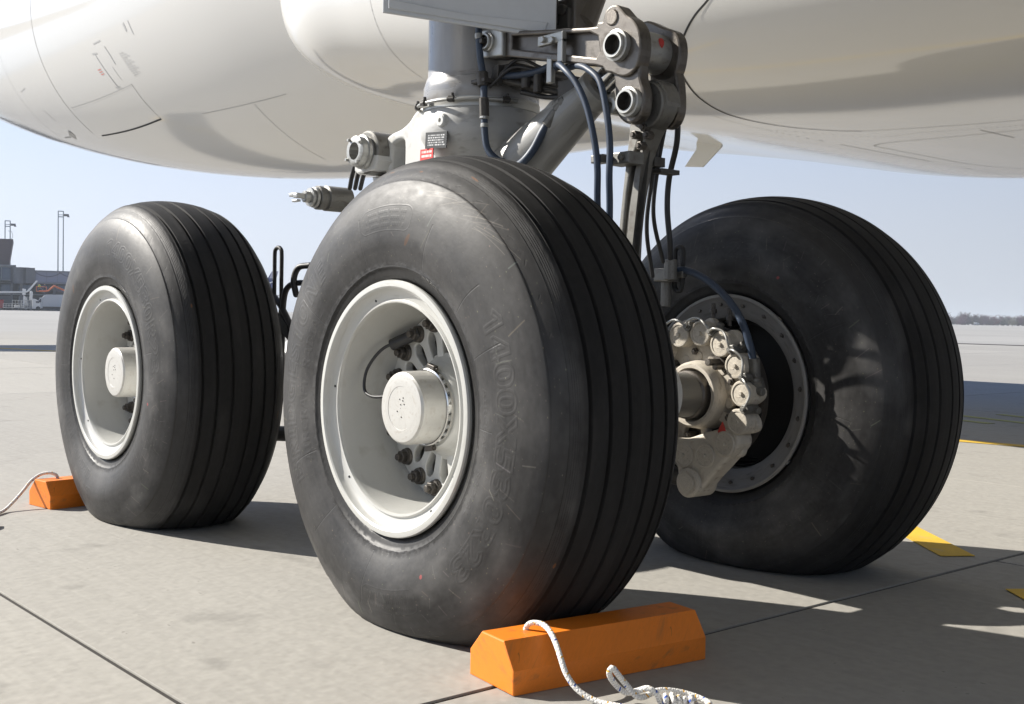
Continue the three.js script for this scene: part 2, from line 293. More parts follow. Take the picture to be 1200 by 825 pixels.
pieces('panel_seam', [ribbon(fair, [[-1.36, 0.039], [-0.78, 0.03], [-0.19, 0.024], [0.9, 0.02]], 0.007, 0.003), ribbon(fair, [[0.5, 0.006], [-0.9, 0.004], [-1.4, 0.003], [-1.72, 0.0012], [-1.8, 0.0], [-1.72, -0.004], [-1.2, -0.03]], 0.007, 0.003), ribbon(fair, [[-0.63, 0.01], [-0.625, 0.003], [-0.62, 0.0003]], 0.009, 0.003)], M.faintSeam, fairing);
{ // rows of fasteners
  const dots = (pts, n) => { const c = new THREE.CatmullRomCurve3(pts.map(p => V(p[0], p[1], 0))); const gs = []; for (let i = 0; i <= n; i++) { const p = c.getPointAt(i / n), q = c.getPointAt(Math.min(1, i / n + 0.3 / n)); gs.push(ribbon(fair, [[p.x, p.y], [q.x, q.y + 1e-4]], 0.008, 0.0025, 1)); } return gs; };
  mesh('fastener_row', [...dots(arcX(-4.56, 0.7, 1.3), 12), ribbon(fair, arcX(-4.56, 0.3, 1.4), 0.005, 0.002)], M.greyMark, fairing).userData.kind = 'stuff';
  mesh('fastener_row', dots([[-1.86, 0.529], [-1.97, 0.209], [-2.0, 0.04], [-2.0, -0.02], [-2.02, -0.2]], 70), M.faintSeam, fairing).userData.kind = 'stuff';
  mesh('fastener_row', dots([[-1.98, 0.086], [-1.58, 0.02], [-1.0, 0.016], [-0.4, 0.012], [0.6, 0.01]], 60), M.faintSeam, fairing).userData.kind = 'stuff';
}
{ // blade aerial under the belly
  const s = [[-3.99, 2.75], [-4.32, 2.75], [-4.32, 2.60], [-4.47, 2.435], [-4.23, 2.41], [-3.99, 2.594]];
  mesh('blade_antenna', plate(s, -6.512, -6.488, 0.008, 3), std({ color: new THREE.Color().setRGB(0.7, 0.7, 0.67), roughness: 0.5 }), fuselage, 'small white swept blade antenna under the belly');
}
{ // wing over the gear and tailplane behind: both out of the frame, their shade falls on the gear and the apron
  const foil = (xl, xt, y, z, th) => { const c = []; for (let i = 0; i < 40; i++) { const a = i / 40 * 2 * PI, t = 0.5 - 0.5 * Math.cos(a), up = Math.sin(a) >= 0 ? 1 : -0.85, yy = up * th * 2.6 * (0.2969 * Math.sqrt(t) - 0.126 * t - 0.3516 * t * t + 0.2843 * t ** 3 - 0.1 * t ** 4) * 1.9; c.push([xt + (xl - xt) * (1 - t), y + yy * 0.5, z]); } return c; };
  const loft = secs => grid(40, secs.length - 1, (u, v) => secs[Math.round(v * (secs.length - 1))][Math.round(u * 40) % 40]);
  mesh('wing', loft([foil(9, -1.2, 3.95, -3.6, 1.1), foil(8.2, -1.2, 4.0, 0, 0.95), foil(6.6, -1.3, 4.15, 4, 0.7), foil(3.0, -2.6, 4.6, 10, 0.5), foil(-1, -5.2, 5.3, 19, 0.3)]), M.skin, plane);
  mesh('tailplane', loft([foil(-26.5, -32.5, 7.3, -6, 0.5), foil(-28.2, -33, 7.5, -1, 0.35), foil(-29.6, -33.2, 7.65, 2.4, 0.22)]), M.skin, plane);
}

// --- tyres
const TH = 0.602, HALF = [[.205, .335], [.222, .346], [.2325, .352], [.2365, .360], [.239, .370], [.2408, .379], [.2432, .3815], [.244, .384], [.2432, .3865], [.2428, .389], [.2448, .402], [.2466, .420], [.248, .440], [.2487, .458], [.2485, .476], [.2475, .494], [.2455, .512], [.2425, .530], [.2385, .548], [.2333, .566], [.227, .584], [.2195, .601], [.2135, .6125], [.2118, .6155], [.2105, .6165], [.2085, .6168], [.2070, .6188], [.2015, .6268], [.195, .6352], [.188, .6435], [.1835, .6482], [.1822, .6496], [.1808, .6496], [.1796, .6512], [.1755, .6552], [.1745, .6550], [.1736, .6570], [.1716, .6588], [.1706, .6586], [.1697, .6606], [.1677, .6622], [.1667, .662], [.1658, .664], [.1638, .6655], [.1628, .6653], [.1619, .6672], [.157, .6706]];
{
  const R = a => .7005 - .0295 * (a / .156) ** 2.2, W = 0.0056, D = 0.0105;
  for (const gc of [.142, .092, .036]) { for (const a of [gc + .011, gc + W + .0012, gc + W + .0005]) HALF.push([a, R(a)]); HALF.push([gc + W, R(gc) - .0008]); HALF.push([gc + W * .75, R(gc) - D], [gc - W * .75, R(gc) - D]); HALF.push([gc - W, R(gc) - .0008]); for (const a of [gc - W - .0005, gc - W - .0012, gc - .016]) HALF.push([a, R(a)]); if (gc < .14) HALF.splice(HALF.length - 10, 0, [gc + .03, R(gc + .03)]); }
  HALF.push([.012, R(.012)], [0, R(0)]);
}
const ARC = [0]; for (let i = 1; i < HALF.length; i++) ARC.push(ARC[i - 1] + Math.hypot(HALF[i][0] - HALF[i - 1][0], HALF[i][1] - HALF[i - 1][1]));
const ARCL = ARC[ARC.length - 1], vAt = r => { for (let i = 8; i < HALF.length; i++) if (HALF[i][1] >= r) { const t = (r - HALF[i - 1][1]) / (HALF[i][1] - HALF[i - 1][1]); return (ARC[i - 1] + t * (ARC[i] - ARC[i - 1])) / ARCL; } return 1; };
function tyreGeo(th0) {
  const n = HALF.length, prof = [], vv = [], side = [];
  for (let i = 0; i < n; i++) { prof.push(HALF[i]); vv.push(ARC[i] / ARCL); side.push(1); }
  for (let i = n - 2; i >= 0; i--) { prof.push([-HALF[i][0], HALF[i][1]]); vv.push(ARC[i] / ARCL); side.push(-1); }
  const nv = prof.length - 1, nu = 360;
  return grid(nu, nv, (u, v) => {
    const [a, r] = prof[Math.round(v * nv)], th = th0 - u * 2 * PI, y = r * Math.sin(th), w = .007;
    const db = Math.abs(((th + PI / 2) % (2 * PI) + 3 * PI) % (2 * PI) - PI), g = Math.exp(-((db / .50) ** 2));
    const s = Math.min(1, Math.max(0, (r - .37) / .12)) * (1 - .65 * Math.min(1, Math.max(0, (r - .655) / .03)));
    const k = (y + TH) / w, yy = k > 12 ? y : -TH + .003 + w * Math.log1p(Math.exp(k)); // soft clamp on the ground
    return [r * Math.cos(th), yy, a * (1 + .035 * Math.min(1, Math.max(0, (r - .37) / .08)) + .115 * s * g)];
  }, (u, v) => { const i = Math.round(v * nv); return [side[i] > 0 ? u : 1 - u, vv[i]]; });
}
const TW = 2048, THT = 512;
const circU = (ctx, txt, deg, r, h, spanDeg, draw) => { // text along the tyre, centred on an angle measured clockwise from the texture's start
  const v = vAt(r), y = (1 - v) * THT, x = (((deg / 360) % 1) + 1) % 1 * TW, pxm = TW / (2 * PI * r), pym = THT / ARCL;
  for (const k of [-1, 0, 1]) { ctx.save(); ctx.translate(x + k * TW, y); ctx.font = `bold 100px sans-serif`; const w = ctx.measureText(txt).width; const sx = spanDeg / 360 * TW / w; ctx.scale(sx, h * pym / 72); ctx.textAlign = 'center'; ctx.textBaseline = 'middle'; draw(ctx, txt); ctx.restore(); }
};
const tyreBump = canvasTex(TW, THT, (c) => {
  c.fillStyle = '#808080'; c.fillRect(0, 0, TW, THT);
  const out = lw => (ctx, t) => { ctx.lineWidth = lw; ctx.lineJoin = 'round'; ctx.strokeStyle = '#aeaeae'; ctx.strokeText(t, 0, 0); };
  const sol = (ctx, t) => { ctx.fillStyle = '#a4a4a4'; ctx.fillText(t, 0, 0); };
  circU(c, '1400X530R23', 10, .502, .062, 84, out(6));
  circU(c, 'BRIDGESTONE', 190, .508, .07, 80, out(7));
  circU(c, 'AIRCRAFT  RADIAL', 186, .432, .032, 62, sol);
  circU(c, 'AIRCRAFT  RADIAL', 12, .42, .016, 46, sol);
  const lineU = (deg, r0, r1, lw, col) => { const x = ((deg / 360) % 1 + 1) % 1 * TW; c.strokeStyle = col; c.lineWidth = lw; c.beginPath(); c.moveTo(x, (1 - vAt(r0)) * THT); c.quadraticCurveTo(x + 1, (1 - vAt((r0 + r1) / 2)) * THT, x + ((deg * 31) % 17) - 6, (1 - vAt(r1)) * THT); c.stroke(); };
  for (const d of [3, 42, 62, 97, 131, 158, 214, 236, 254, 291, 318, 338]) lineU(d, .392, .44 + ((d * 7) % 10) * .012, 1.6, '#3c3c3c');
  for (let d = 0; d < 360; d += 4.3) lineU(d + ((d * 13) % 3), .393, .397, 2.0, '#5a5a5a');
  for (let d = 0; d < 360; d += 9.1) lineU(d + ((d * 17) % 5), .628, .634, 2.0, '#585858');
  // moulded data panels: outlined boxes with small raised, illegible lines
  for (const d of [268, 84]) {
    const x = d / 360 * TW, y = (1 - vAt(.515)) * THT, w = 150, h = 58; c.strokeStyle = '#a2a2a2'; c.lineWidth = 2.0; c.beginPath(); c.roundRect(x - w / 2, y - h / 2, w, h, 18); c.stroke();
    c.fillStyle = '#a0a0a0'; for (let l = 0; l < 3; l++) for (let i = 0; i < 22; i++) if ((i * 7 + l * 5) % 6) c.fillRect(x - 60 + i * 5.4, y - 19 + l * 15, 3.6, 7 + (i * 3 + l) % 3);
  }
  const img = c.getImageData(0, 0, TW, THT), d = img.data;
  for (let j = 0; j < THT; j++) for (let i = 0; i < TW; i++) { const o = (j * TW + i) * 4, k = 14 * (fbm(N2, i / TW, j / THT, 420, 110, 2) - .5) + 5 * (fbm(N1, i / TW, j / THT, 50, 14, 3) - .5); d[o] = d[o + 1] = d[o + 2] = d[o] + k; }
  c.putImageData(img, 0, 0);
}, false);
const tyreMap = canvasTex(TW, THT, (c) => {
  const img = c.createImageData(TW, THT), d = img.data, vr = vAt(.615), vt = vAt(.668);
  for (let j = 0; j < THT; j++) for (let i = 0; i < TW; i++) {
    const u = i / TW, v = 1 - (j + .5) / THT, a = fbm(N1, u, v, 9, 4, 5), b = fbm(N2, u, v, 260, 70, 2), ring = fbm(N3, u, v, 3, 46, 3), st = fbm(N3, u, v, 70, 5, 4), bl = fbm(N2, u, v, 22, 7, 5);
    // dusty grey on the sidewall, cleaner dark rubber on the tread; the boundary is ragged
    const e = v + .045 * (a - .5) + .02 * (b - .5), t = Math.min(1, Math.max(0, (e - vr + .015) / .05)), t2 = Math.min(1, Math.max(0, (e - vt) / .05));
    let k = .041 * (1 - t) + .027 * t; k = k * (1 - t2) + .016 * t2;
    k *= 1 + .55 * (a - .5) * 2 * (1 - .5 * t2) + .35 * (ring - .5) + .35 * (b - .5) + .5 * (st - .5) * (1 - t2);
    const dust = Math.max(0, bl - .52) * .26 * (1 - .7 * t2); k += dust * .5;
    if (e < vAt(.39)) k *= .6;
    const o = (j * TW + i) * 4, w = .5 - Math.min(.5, dust * 2); d[o] = 255 * l2s(k * 1.03); d[o + 1] = 255 * l2s(k * 1.0); d[o + 2] = 255 * l2s(k * (.93 + .12 * w)); d[o + 3] = 255;
  }
  c.putImageData(img, 0, 0);
  let s = 11; const R = () => { s = (s * 1664525 + 1013904223) >>> 0; return s / 4294967296; };
  c.lineCap = 'round';
  const yv = r => (1 - vAt(r)) * THT;
  for (let i = 0; i < 46; i++) { const x = R() * TW, y = yv(.44 + R() * .18), l = 8 + R() * 38; c.strokeStyle = `rgba(${150 + R() * 40 | 0},${140 + R() * 40 | 0},${128 + R() * 30 | 0},${.12 + R() * .25})`; c.lineWidth = .8 + R() * 1.4; c.beginPath(); c.moveTo(x, y); c.lineTo(x + (R() - .5) * 24, y - l); c.stroke(); }
  for (let i = 0; i < 16; i++) { const x = TW * (298 / 360) + (R() - .5) * 170, y = yv(.585) + (R() - .5) * 26; c.strokeStyle = `rgba(190,178,162,${.12 + R() * .25})`; c.lineWidth = .8 + R() * 1.2; c.beginPath(); c.moveTo(x, y); c.lineTo(x + 30 + R() * 60, y - 14 - R() * 34); c.stroke(); }
  for (let i = 0; i < 900; i++) { c.fillStyle = `rgba(${165 + R() * 50 | 0},${155 + R() * 50 | 0},140,${.1 + R() * .35})`; const q = .6 + R() * 1.6; c.fillRect(R() * TW, yv(.40 + R() * .25), q, q); }
  for (const [deg, r, w] of [[262, .655, 7], [294, .66, 9], [276, .64, 4], [30, .67, 4]]) { c.fillStyle = 'rgba(128,78,44,.6)'; c.beginPath(); c.ellipse(deg / 360 * TW, yv(r), w, 2.6, .2, 0, 7); c.fill(); }
  for (const [deg, r, w, h] of [[281, .46, 5, 16], [66, .46, 4, 5]]) { c.fillStyle = deg > 100 ? 'rgba(120,72,40,.35)' : 'rgba(190,80,80,.6)'; c.beginPath(); c.ellipse(deg / 360 * TW, yv(r), w, h, .4, 0, 7); c.fill(); }
});
const tyreRough = dataTex(512, 256, (u, v) => { const a = fbm(N1, u, v, 9, 4, 5), e = v + .05 * (a - .5), t = Math.min(1, Math.max(0, (e - vAt(.65)) / .06)); const k = (.50 + .20 * (fbm(N2, u, v, 26, 9, 6) - .5) + .12 * (fbm(N3, u, v, 160, 40, 4) - .5)) * (1 - t) + .78 * t; return [k, k, k]; }, false);
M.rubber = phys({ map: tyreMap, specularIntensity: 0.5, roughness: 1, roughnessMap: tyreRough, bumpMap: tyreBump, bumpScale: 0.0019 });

// --- wheels: rim, disc, hub cap and bolts, turned about z
const lathZ = (prof, seg = 128) => toCreasedNormals(new THREE.LatheGeometry(prof.map(p => new THREE.Vector2(p[0], p[1])), seg).rotateX(PI / 2), 0.55); // [radius, z]
const RIM = [[.330, .200], [.340, .228], [.3475, .236], [.3482, .2435], [.3455, .2485], [.340, .2495], [.331, .2495], [.327, .2465], [.3235, .236], [.317, .229], [.305, .224], [.297, .2225], [.2945, .226], [.2915, .2285], [.2878, .228], [.2855, .2245], [.2845, .215], [.282, .17], [.2785, .10], [.275, .06], [.268, .042], [.255, .034]];
function outboardWheel(cx, cz, th0, label) {
  const w = part('wheel', plane, label); w.position.set(cx, TH, cz);
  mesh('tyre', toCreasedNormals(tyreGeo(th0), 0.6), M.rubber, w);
  mesh('rim', [lathZ(RIM), lathZ([[.275, .05], [.27, -.1], [.25, -.2], [.335, -.24], [.345, -.235]])], M.rim, w);
  const holes = [], NB = 18;
  for (let i = 0; i < NB; i++) { // turbine slots
    const a = (i + .5) / NB * 2 * PI, q = (r, t) => [r * Math.cos(a + t), r * Math.sin(a + t)];
    holes.push(smoothOutline([q(.132, -.05), q(.16, -.085), q(.195, -.092), q(.214, -.05), q(.219, 0), q(.214, .05), q(.195, .092), q(.16, .085), q(.132, .05), q(.127, 0)], 3));
  }
  const disc = mesh('wheel_disc', [plate(shape(circlePts(0, 0, .266, 96), holes), .028, .056, .004, 2), lathZ([[.150, .050], [.138, .058], [.126, .075], [.118, .098], [.112, .104], [.02, .104]], 72)], M.rim, w);
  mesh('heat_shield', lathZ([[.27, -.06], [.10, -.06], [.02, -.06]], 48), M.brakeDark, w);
  const bolt = join([rod([0, 0, .05], [0, 0, .066], .026, .024), plate(circlePts(0, 0, .0185, 6), .064, .084, .002, 1), rod([0, 0, .08], [0, 0, .096], .010), turned([0, 0, .062], [0, 0, .1], [[.021, 0], [.023, .003], [.023, .006], [.018, .007]], 20)].map(norm));
  for (let i = 0; i < NB; i++) { const a = (i + .12) / NB * 2 * PI, b = mesh('tie_bolt', bolt, M.bolt, w); b.position.set(.236 * Math.cos(a), .236 * Math.sin(a), 0); }
  mesh('hub_cap', lathZ([[.104, .10], [.1035, .115], [.101, .122], [.1008, .19], [.0985, .200], [.093, .2055], [.080, .207], [.06, .2072], [.0595, .2064], [.001, .2064]], 96), M.hub, w);
  const band = mesh('clamp_band', [lathZ([[.1045, .113], [.1085, .115], [.1085, .125], [.1045, .127]], 96)], M.chrome, w);
  for (const a of [1.35, 4.9]) { const c = mesh('clamp_bolt', [rbox(-.016, .016, -.007, .007, .112, .128, .002), rod([-.024, 0, .12], [.024, 0, .12], .004)], M.bolt, w); c.position.set(.115 * Math.cos(a), .115 * Math.sin(a), 0); c.rotation.z = a + PI / 2; }
  pieces('cap_screw', [[0, .012], [.012, .026], [-.006, .03], [.02, .014], [-.02, -.012], [.004, -.03], [.014, .036]].map(p => rod([p[0] * .8, p[1] * .8, .2055], [p[0] * .8, p[1] * .8, .2078], .0019, .0019, .2, 8)), M.dark, w);
  pieces('rim_screw', [0.6, 1.9, 3.0, 3.9, 5.3, 5.75].map(a => rod([.308 * Math.cos(a), .308 * Math.sin(a), .221], [.308 * Math.cos(a), .308 * Math.sin(a), .2265], .0038, .0038, .2, 10)), M.dark, w);
  if (cx > 0) mesh('sensor_cable', [tube([[-.145, .178, .075], [-.19, .16, .13], [-.225, .10, .165], [-.22, .04, .18], [-.18, .02, .18], [-.12, .022, .165], [-.098, .015, .15]], .0045, 50, 10), rod([-.115, .205, .06], [-.19, .165, .11], .017)], M.hoseBlack, w);
  return w;
}
outboardWheel(1.0, .703, 0, 'front outer wheel, the largest and nearest, with white rim and silver hub cap');
outboardWheel(-1.0, .703, 54 * PI / 180, 'rear outer wheel, left of the largest wheel, with white rim and pale hub cap');
function inboardWheel(cx, th0, label) {
  const w = part('wheel', plane, label); w.position.set(cx, TH, -.703);
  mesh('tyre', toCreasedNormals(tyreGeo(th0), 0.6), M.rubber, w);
  const rim = mesh('rim', [lathZ([[.330, .200], [.338, .228], [.3452, .235], [.346, .2415], [.343, .2445], [.336, .2445], [.331, .240], [.326, .2345], [.300, .226], [.272, .210], [.266, .204], [.264, .19], [.264, .12], [.264, -.02], [.26, -.03], [.12, -.03]]), lathZ([[.27, -.05], [.25, -.2], [.335, -.24], [.345, -.235]])], M.rimDark, w);
  const nut = join([rod([0, 0, .222], [0, 0, .236], .006), rbox(-.003, .003, -.008, .008, .222, .234, .001)].map(norm));
  for (let i = 0; i < 20; i++) { const a = i / 20 * 2 * PI + .1, b = mesh('rim_nut', nut, M.bolt, rim); b.position.set(.311 * Math.cos(a), .311 * Math.sin(a), 0); b.rotation.z = a; }
  mesh('heat_pack', lathZ([[.262, -.02], [.262, .16], [.254, .168], [.25, .16], [.25, .06], [.244, .06], [.244, .13], [.24, .13], [.24, .06], [.05, .06]], 96), M.brakeDark, w);
  return w;
}
const wC = inboardWheel(1.0, 2.2, 'front inner wheel on the right, its dark inner side and brake facing the camera');
inboardWheel(-1.0, 1.1, 'rear inner wheel hidden behind the largest wheel');

// --- brake on the front inner wheel
{
  const b = part('brake', plane, 'pale cast brake housing with round pistons in the front inner wheel'); b.position.set(1.0, TH, -.625);
  const ANG = []; for (let i = 0; i < 14; i++) ANG.push((-47 + i * 25.714) * PI / 180);
  const out = [];
  for (let i = 0; i < 14; i++) { const a = ANG[i]; for (const [t, r] of [[-.224, .207], [-.15, .236], [-.07, .258], [0, .264], [.07, .258], [.15, .236]]) out.push([r * Math.cos(a + t), r * Math.sin(a + t)]); }
  const win = a => smoothOutline([[.112, -.22], [.15, -.26], [.168, -.16], [.172, 0], [.168, .16], [.15, .26], [.112, .22], [.106, 0]].map(([r, t]) => [r * Math.cos(a + t), r * Math.sin(a + t)]), 3);
  const holes = [win(-.22), win(-1.02), win(2.6), win(3.6), win(4.5)];
  mesh('brake_housing', [plate(shape(smoothOutline(out, 2), holes), .262, .292, .008, 3), lathZ([[.085, .18], [.085, .33], [.092, .342], [.104, .342], [.112, .33], [.118, .29], [.125, .26]], 64),
    ...ANG.map(a => rod([.211 * Math.cos(a), .211 * Math.sin(a), .275], [.211 * Math.cos(a), .211 * Math.sin(a), .325], .043, .041, .1)),
    plate(smoothOutline([[-.10, -.16], [-.02, -.15], [.07, -.12], [.17, -.10], [.20, -.15], [.14, -.22], [.075, -.285], [.03, -.335], [-.02, -.345], [-.055, -.315], [-.065, -.25]], 5), .25, .33, .014, 3),
    ...ANG.slice(1, 8).map((a, i) => rod([.13 * Math.cos(a + .2), .13 * Math.sin(a + .2), .27], [.13 * Math.cos(a + .2), .13 * Math.sin(a + .2), .295], .018))], M.brake, b);
  for (const a of ANG) {
    const x = .211 * Math.cos(a), y = .211 * Math.sin(a);
    mesh('piston_cap', [turned([x, y, .32], [x, y, .35], [[.043, 0], [.043, .012], [.040, .016], [.034, .017], [.033, .0145], [.001, .0145]], 36), rod([x, y, .33], [x, y, .342], .007), rbox(x - .016, x - .004, y - .013, y - .010, .333, .3355, .0005), rbox(x + .003, x + .018, y - .016, y - .013, .333, .3355, .0005)], M.brake, b);
  }
  for (let i = 2; i < 8; i++) { const a = ANG[i] - .22, x = .232 * Math.cos(a), y = .232 * Math.sin(a); mesh('brake_fitting', [rod([x, y, .28], [x, y, .335], .016), plate(circlePts(x, y, .017, 6), .33, .343, .002), rod([x, y, .34], [x, y, .356], .008), rod([x, y, .30], [x + .03 * Math.cos(a), y + .03 * Math.sin(a), .30], .012)], M.steel, b); }
  for (const [x, y, h] of [[.035, .262, .05], [.105, .235, .06]]) mesh('bleed_nipple', [rod([x, y, .27], [x, y + h, .272], .007), rod([x, y + h * .3, .27], [x, y + h * .6, .27], .012)], M.bolt, b);
  mesh('wear_pin', [rod([.10, .115, .28], [.10, .115, .375], .012), rod([.118, .10, .28], [.118, .10, .36], .010), rod([.085, .135, .30], [.135, .085, .30], .02)], M.bolt, b);
  mesh('torque_plate', lathZ([[.11, .255], [.205, .250], [.235, .246], [.235, .22]], 72), M.bronze, b);
  pieces('plate_bolt', Array.from({ length: 9 }, (_, i) => { const a = .35 + i * .68, x = .148 * Math.cos(a), y = .148 * Math.sin(a); return join([plate(circlePts(x, y, .013, 6), .25, .302, .002), rod([x, y, .29], [x, y, .308], .007)].map(norm)); }), M.bolt, b);
  pieces('brake_pipe', [2, 3, 4, 5, 6].map(i => { const q = (d, r, z) => [r * Math.cos(ANG[i] - .22 + d), r * Math.sin(ANG[i] - .22 + d), z]; return tube([q(0, .232, .348), q(.08, .252, .36), q(.22, .262, .355), q(.36, .252, .36), q(.449, .232, .348)], .0042, 30, 8); }), M.bush, b);
  mesh('warning_diamond', plate([[.115, -.115], [.135, -.08], [.155, -.125], [.135, -.16]], .3295, .3325, .0008, 1), M.red, b);
  mesh('torque_lug', [rod([.0, -.30, .24], [.0, -.30, .35], .05), turned([0, -.30, .345], [0, -.30, .37], [[.034, 0], [.034, .012], [.020, .014], [.001, .014]], 30)], M.brake, b);
  mesh('axle_nut', [lathZ([[.082, .30], [.082, .36], [.076, .366], [.05, .366]], 48), rod([0, 0, .2], [0, 0, .372], .05)], M.bronze, b);
}

// --- axles, bogie beam
mesh('bogie_beam', [rod([-1.12, TH + .01, 0], [1.12, TH + .01, 0], .135, .135, .2, 40), rod([-.2, TH + .05, 0], [.5, TH + .05, 0], .18, .18, .3, 40)], M.whiteCast, plane);
for (const x of [-1, 1]) mesh('axle', rod([x, TH, -.62], [x, TH, .72], .075, .075, .1, 36), M.steel, plane);
pieces('brake_rod', [rod([-.95, .33, .30], [.1, .40, .16], .032), rod([.98, .30, -.36], [.1, .40, -.18], .032)], M.darkMetal, plane);

// --- shock strut
{
  const st = mesh('shock_strut', turned([.2, 1.66, 0], [.2, 3.6, 0], [[.17, -.05], [.208, -.04], [.2155, -.02], [.2155, .03], [.209, .05], [.206, .06], [.2, .075], [.2, .5], [.2, 1.94]], 96), M.strut, plane, 'thick grey metal shock strut rising from the wheels');
  pieces('strut_pipe', [tube(Array.from({ length: 15 }, (_, i) => { const a = 2.5 - i * .17; return [.2 + .236 * Math.cos(a), 1.622, .236 * Math.sin(a)]; }), .0062, 60, 8)], M.bush, st);
  for (const a of [2.15, 1.75, 1.15, .3]) { const c = mesh('pipe_clamp', [rbox(-.010, .010, -.010, .012, -.009, .009, .002), rod([.004, .010, 0], [.004, .022, 0], .006), rod([-.014, 0, .004], [.014, 0, .004], .008)], M.darkMetal, st); c.position.set(.2 + .236 * Math.cos(a), 1.622, .236 * Math.sin(a)); c.rotation.y = -a + PI / 2; }
  mesh('strut_ring', turned([.2, 1.60, 0], [.2, 1.64, 0], [[.2, 0], [.2175, .002], [.2175, .036], [.2, .04]], 96), M.bush, st);
}
{
  const pocket = smoothOutline([[-.09, 1.525], [-.145, 1.52], [-.168, 1.49], [-.168, 1.38], [-.16, 1.355], [-.09, 1.35], [-.082, 1.40], [-.080, 1.49]], 4);
  const front = smoothOutline([[.09, 1.64], [.02, 1.634], [-.02, 1.618], [-.055, 1.59], [-.11, 1.568], [-.175, 1.556], [-.205, 1.53], [-.21, 1.42], [-.19, 1.34], [-.08, 1.315], [.06, 1.33], [.12, 1.40], [.14, 1.55]], 4);
  const arm = smoothOutline([[.10, 1.645], [-.06, 1.640], [-.11, 1.622], [-.16, 1.594], [-.23, 1.578], [-.30, 1.568], [-.343, 1.52], [-.345, 1.44], [-.30, 1.37], [-.12, 1.31], [.1, 1.29], [.24, 1.34], [.30, 1.45], [.30, 1.56], [.22, 1.63]], 4);
  const c = mesh('strut_casting', [plate(shape(front, [pocket]), .0, .150, .014, 4), plate(arm, -.16, .03, .018, 3)], M.whiteCast, plane, 'white painted strut casting with lugs, sunlit on its left side');
  mesh('strut_base', turned([.2, .6, 0], [.2, 1.62, 0], [[.13, 0], [.13, .62], [.13, .74], [.14, .80], [.165, .84], [.20, .87], [.222, .905], [.222, .94], [.216, 1.0], [.20, 1.02]], 80), M.strutPaint, plane);
  mesh('grease_boss',     turned([.245, 1.552, .205], [.245, 1.552, .24], [[.028, 0], [.024, .018], [.019, .022], [.008, .022], [.008, .01]], 30), M.whiteCast, c);
  mesh('casting_bolt', rod([.01, 1.455, .05], [.01, 1.455, .09], .014), M.bolt, c);
  const txt = (W, H, bg, fg, rows) => canvasTex(W, H, (x) => { x.fillStyle = bg; x.fillRect(0, 0, W, H); x.fillStyle = fg; let s = 5; const R = () => { s = (s * 1664525 + 1013904223) >>> 0; return s / 4294967296; }; for (let r = 0; r < rows; r++) { let p = W * .12; while (p < W * .86) { const w = 3 + R() * 12; x.fillRect(p, H * (.16 + .74 * r / rows), w, H * .42 / rows); p += w + 3 + R() * 4; } } });
  const pl = (name, x0, x1, y0, y1, z, t, tilt, yaw) => { const g = new THREE.PlaneGeometry(x1 - x0, y1 - y0), bk = box(-(x1 - x0) / 2, (x1 - x0) / 2, -(y1 - y0) / 2, (y1 - y0) / 2, -.004, -.0006); const m = mesh(name, [g, bk], std({ map: t, roughness: .5 }), c); m.position.set((x0 + x1) / 2, (y0 + y1) / 2, z); m.rotation.set(0, yaw, tilt); };
  pl('data_plate', .165, .278, 1.455, 1.513, .2245, txt(160, 90, '#26282a', '#c9cacb', 5), -.05, .097);
  pl('warning_plate', .112, .214, 1.418, 1.458, .2225, txt(160, 64, '#c8322c', '#f0d8d4', 2), -.05, -.168);
}
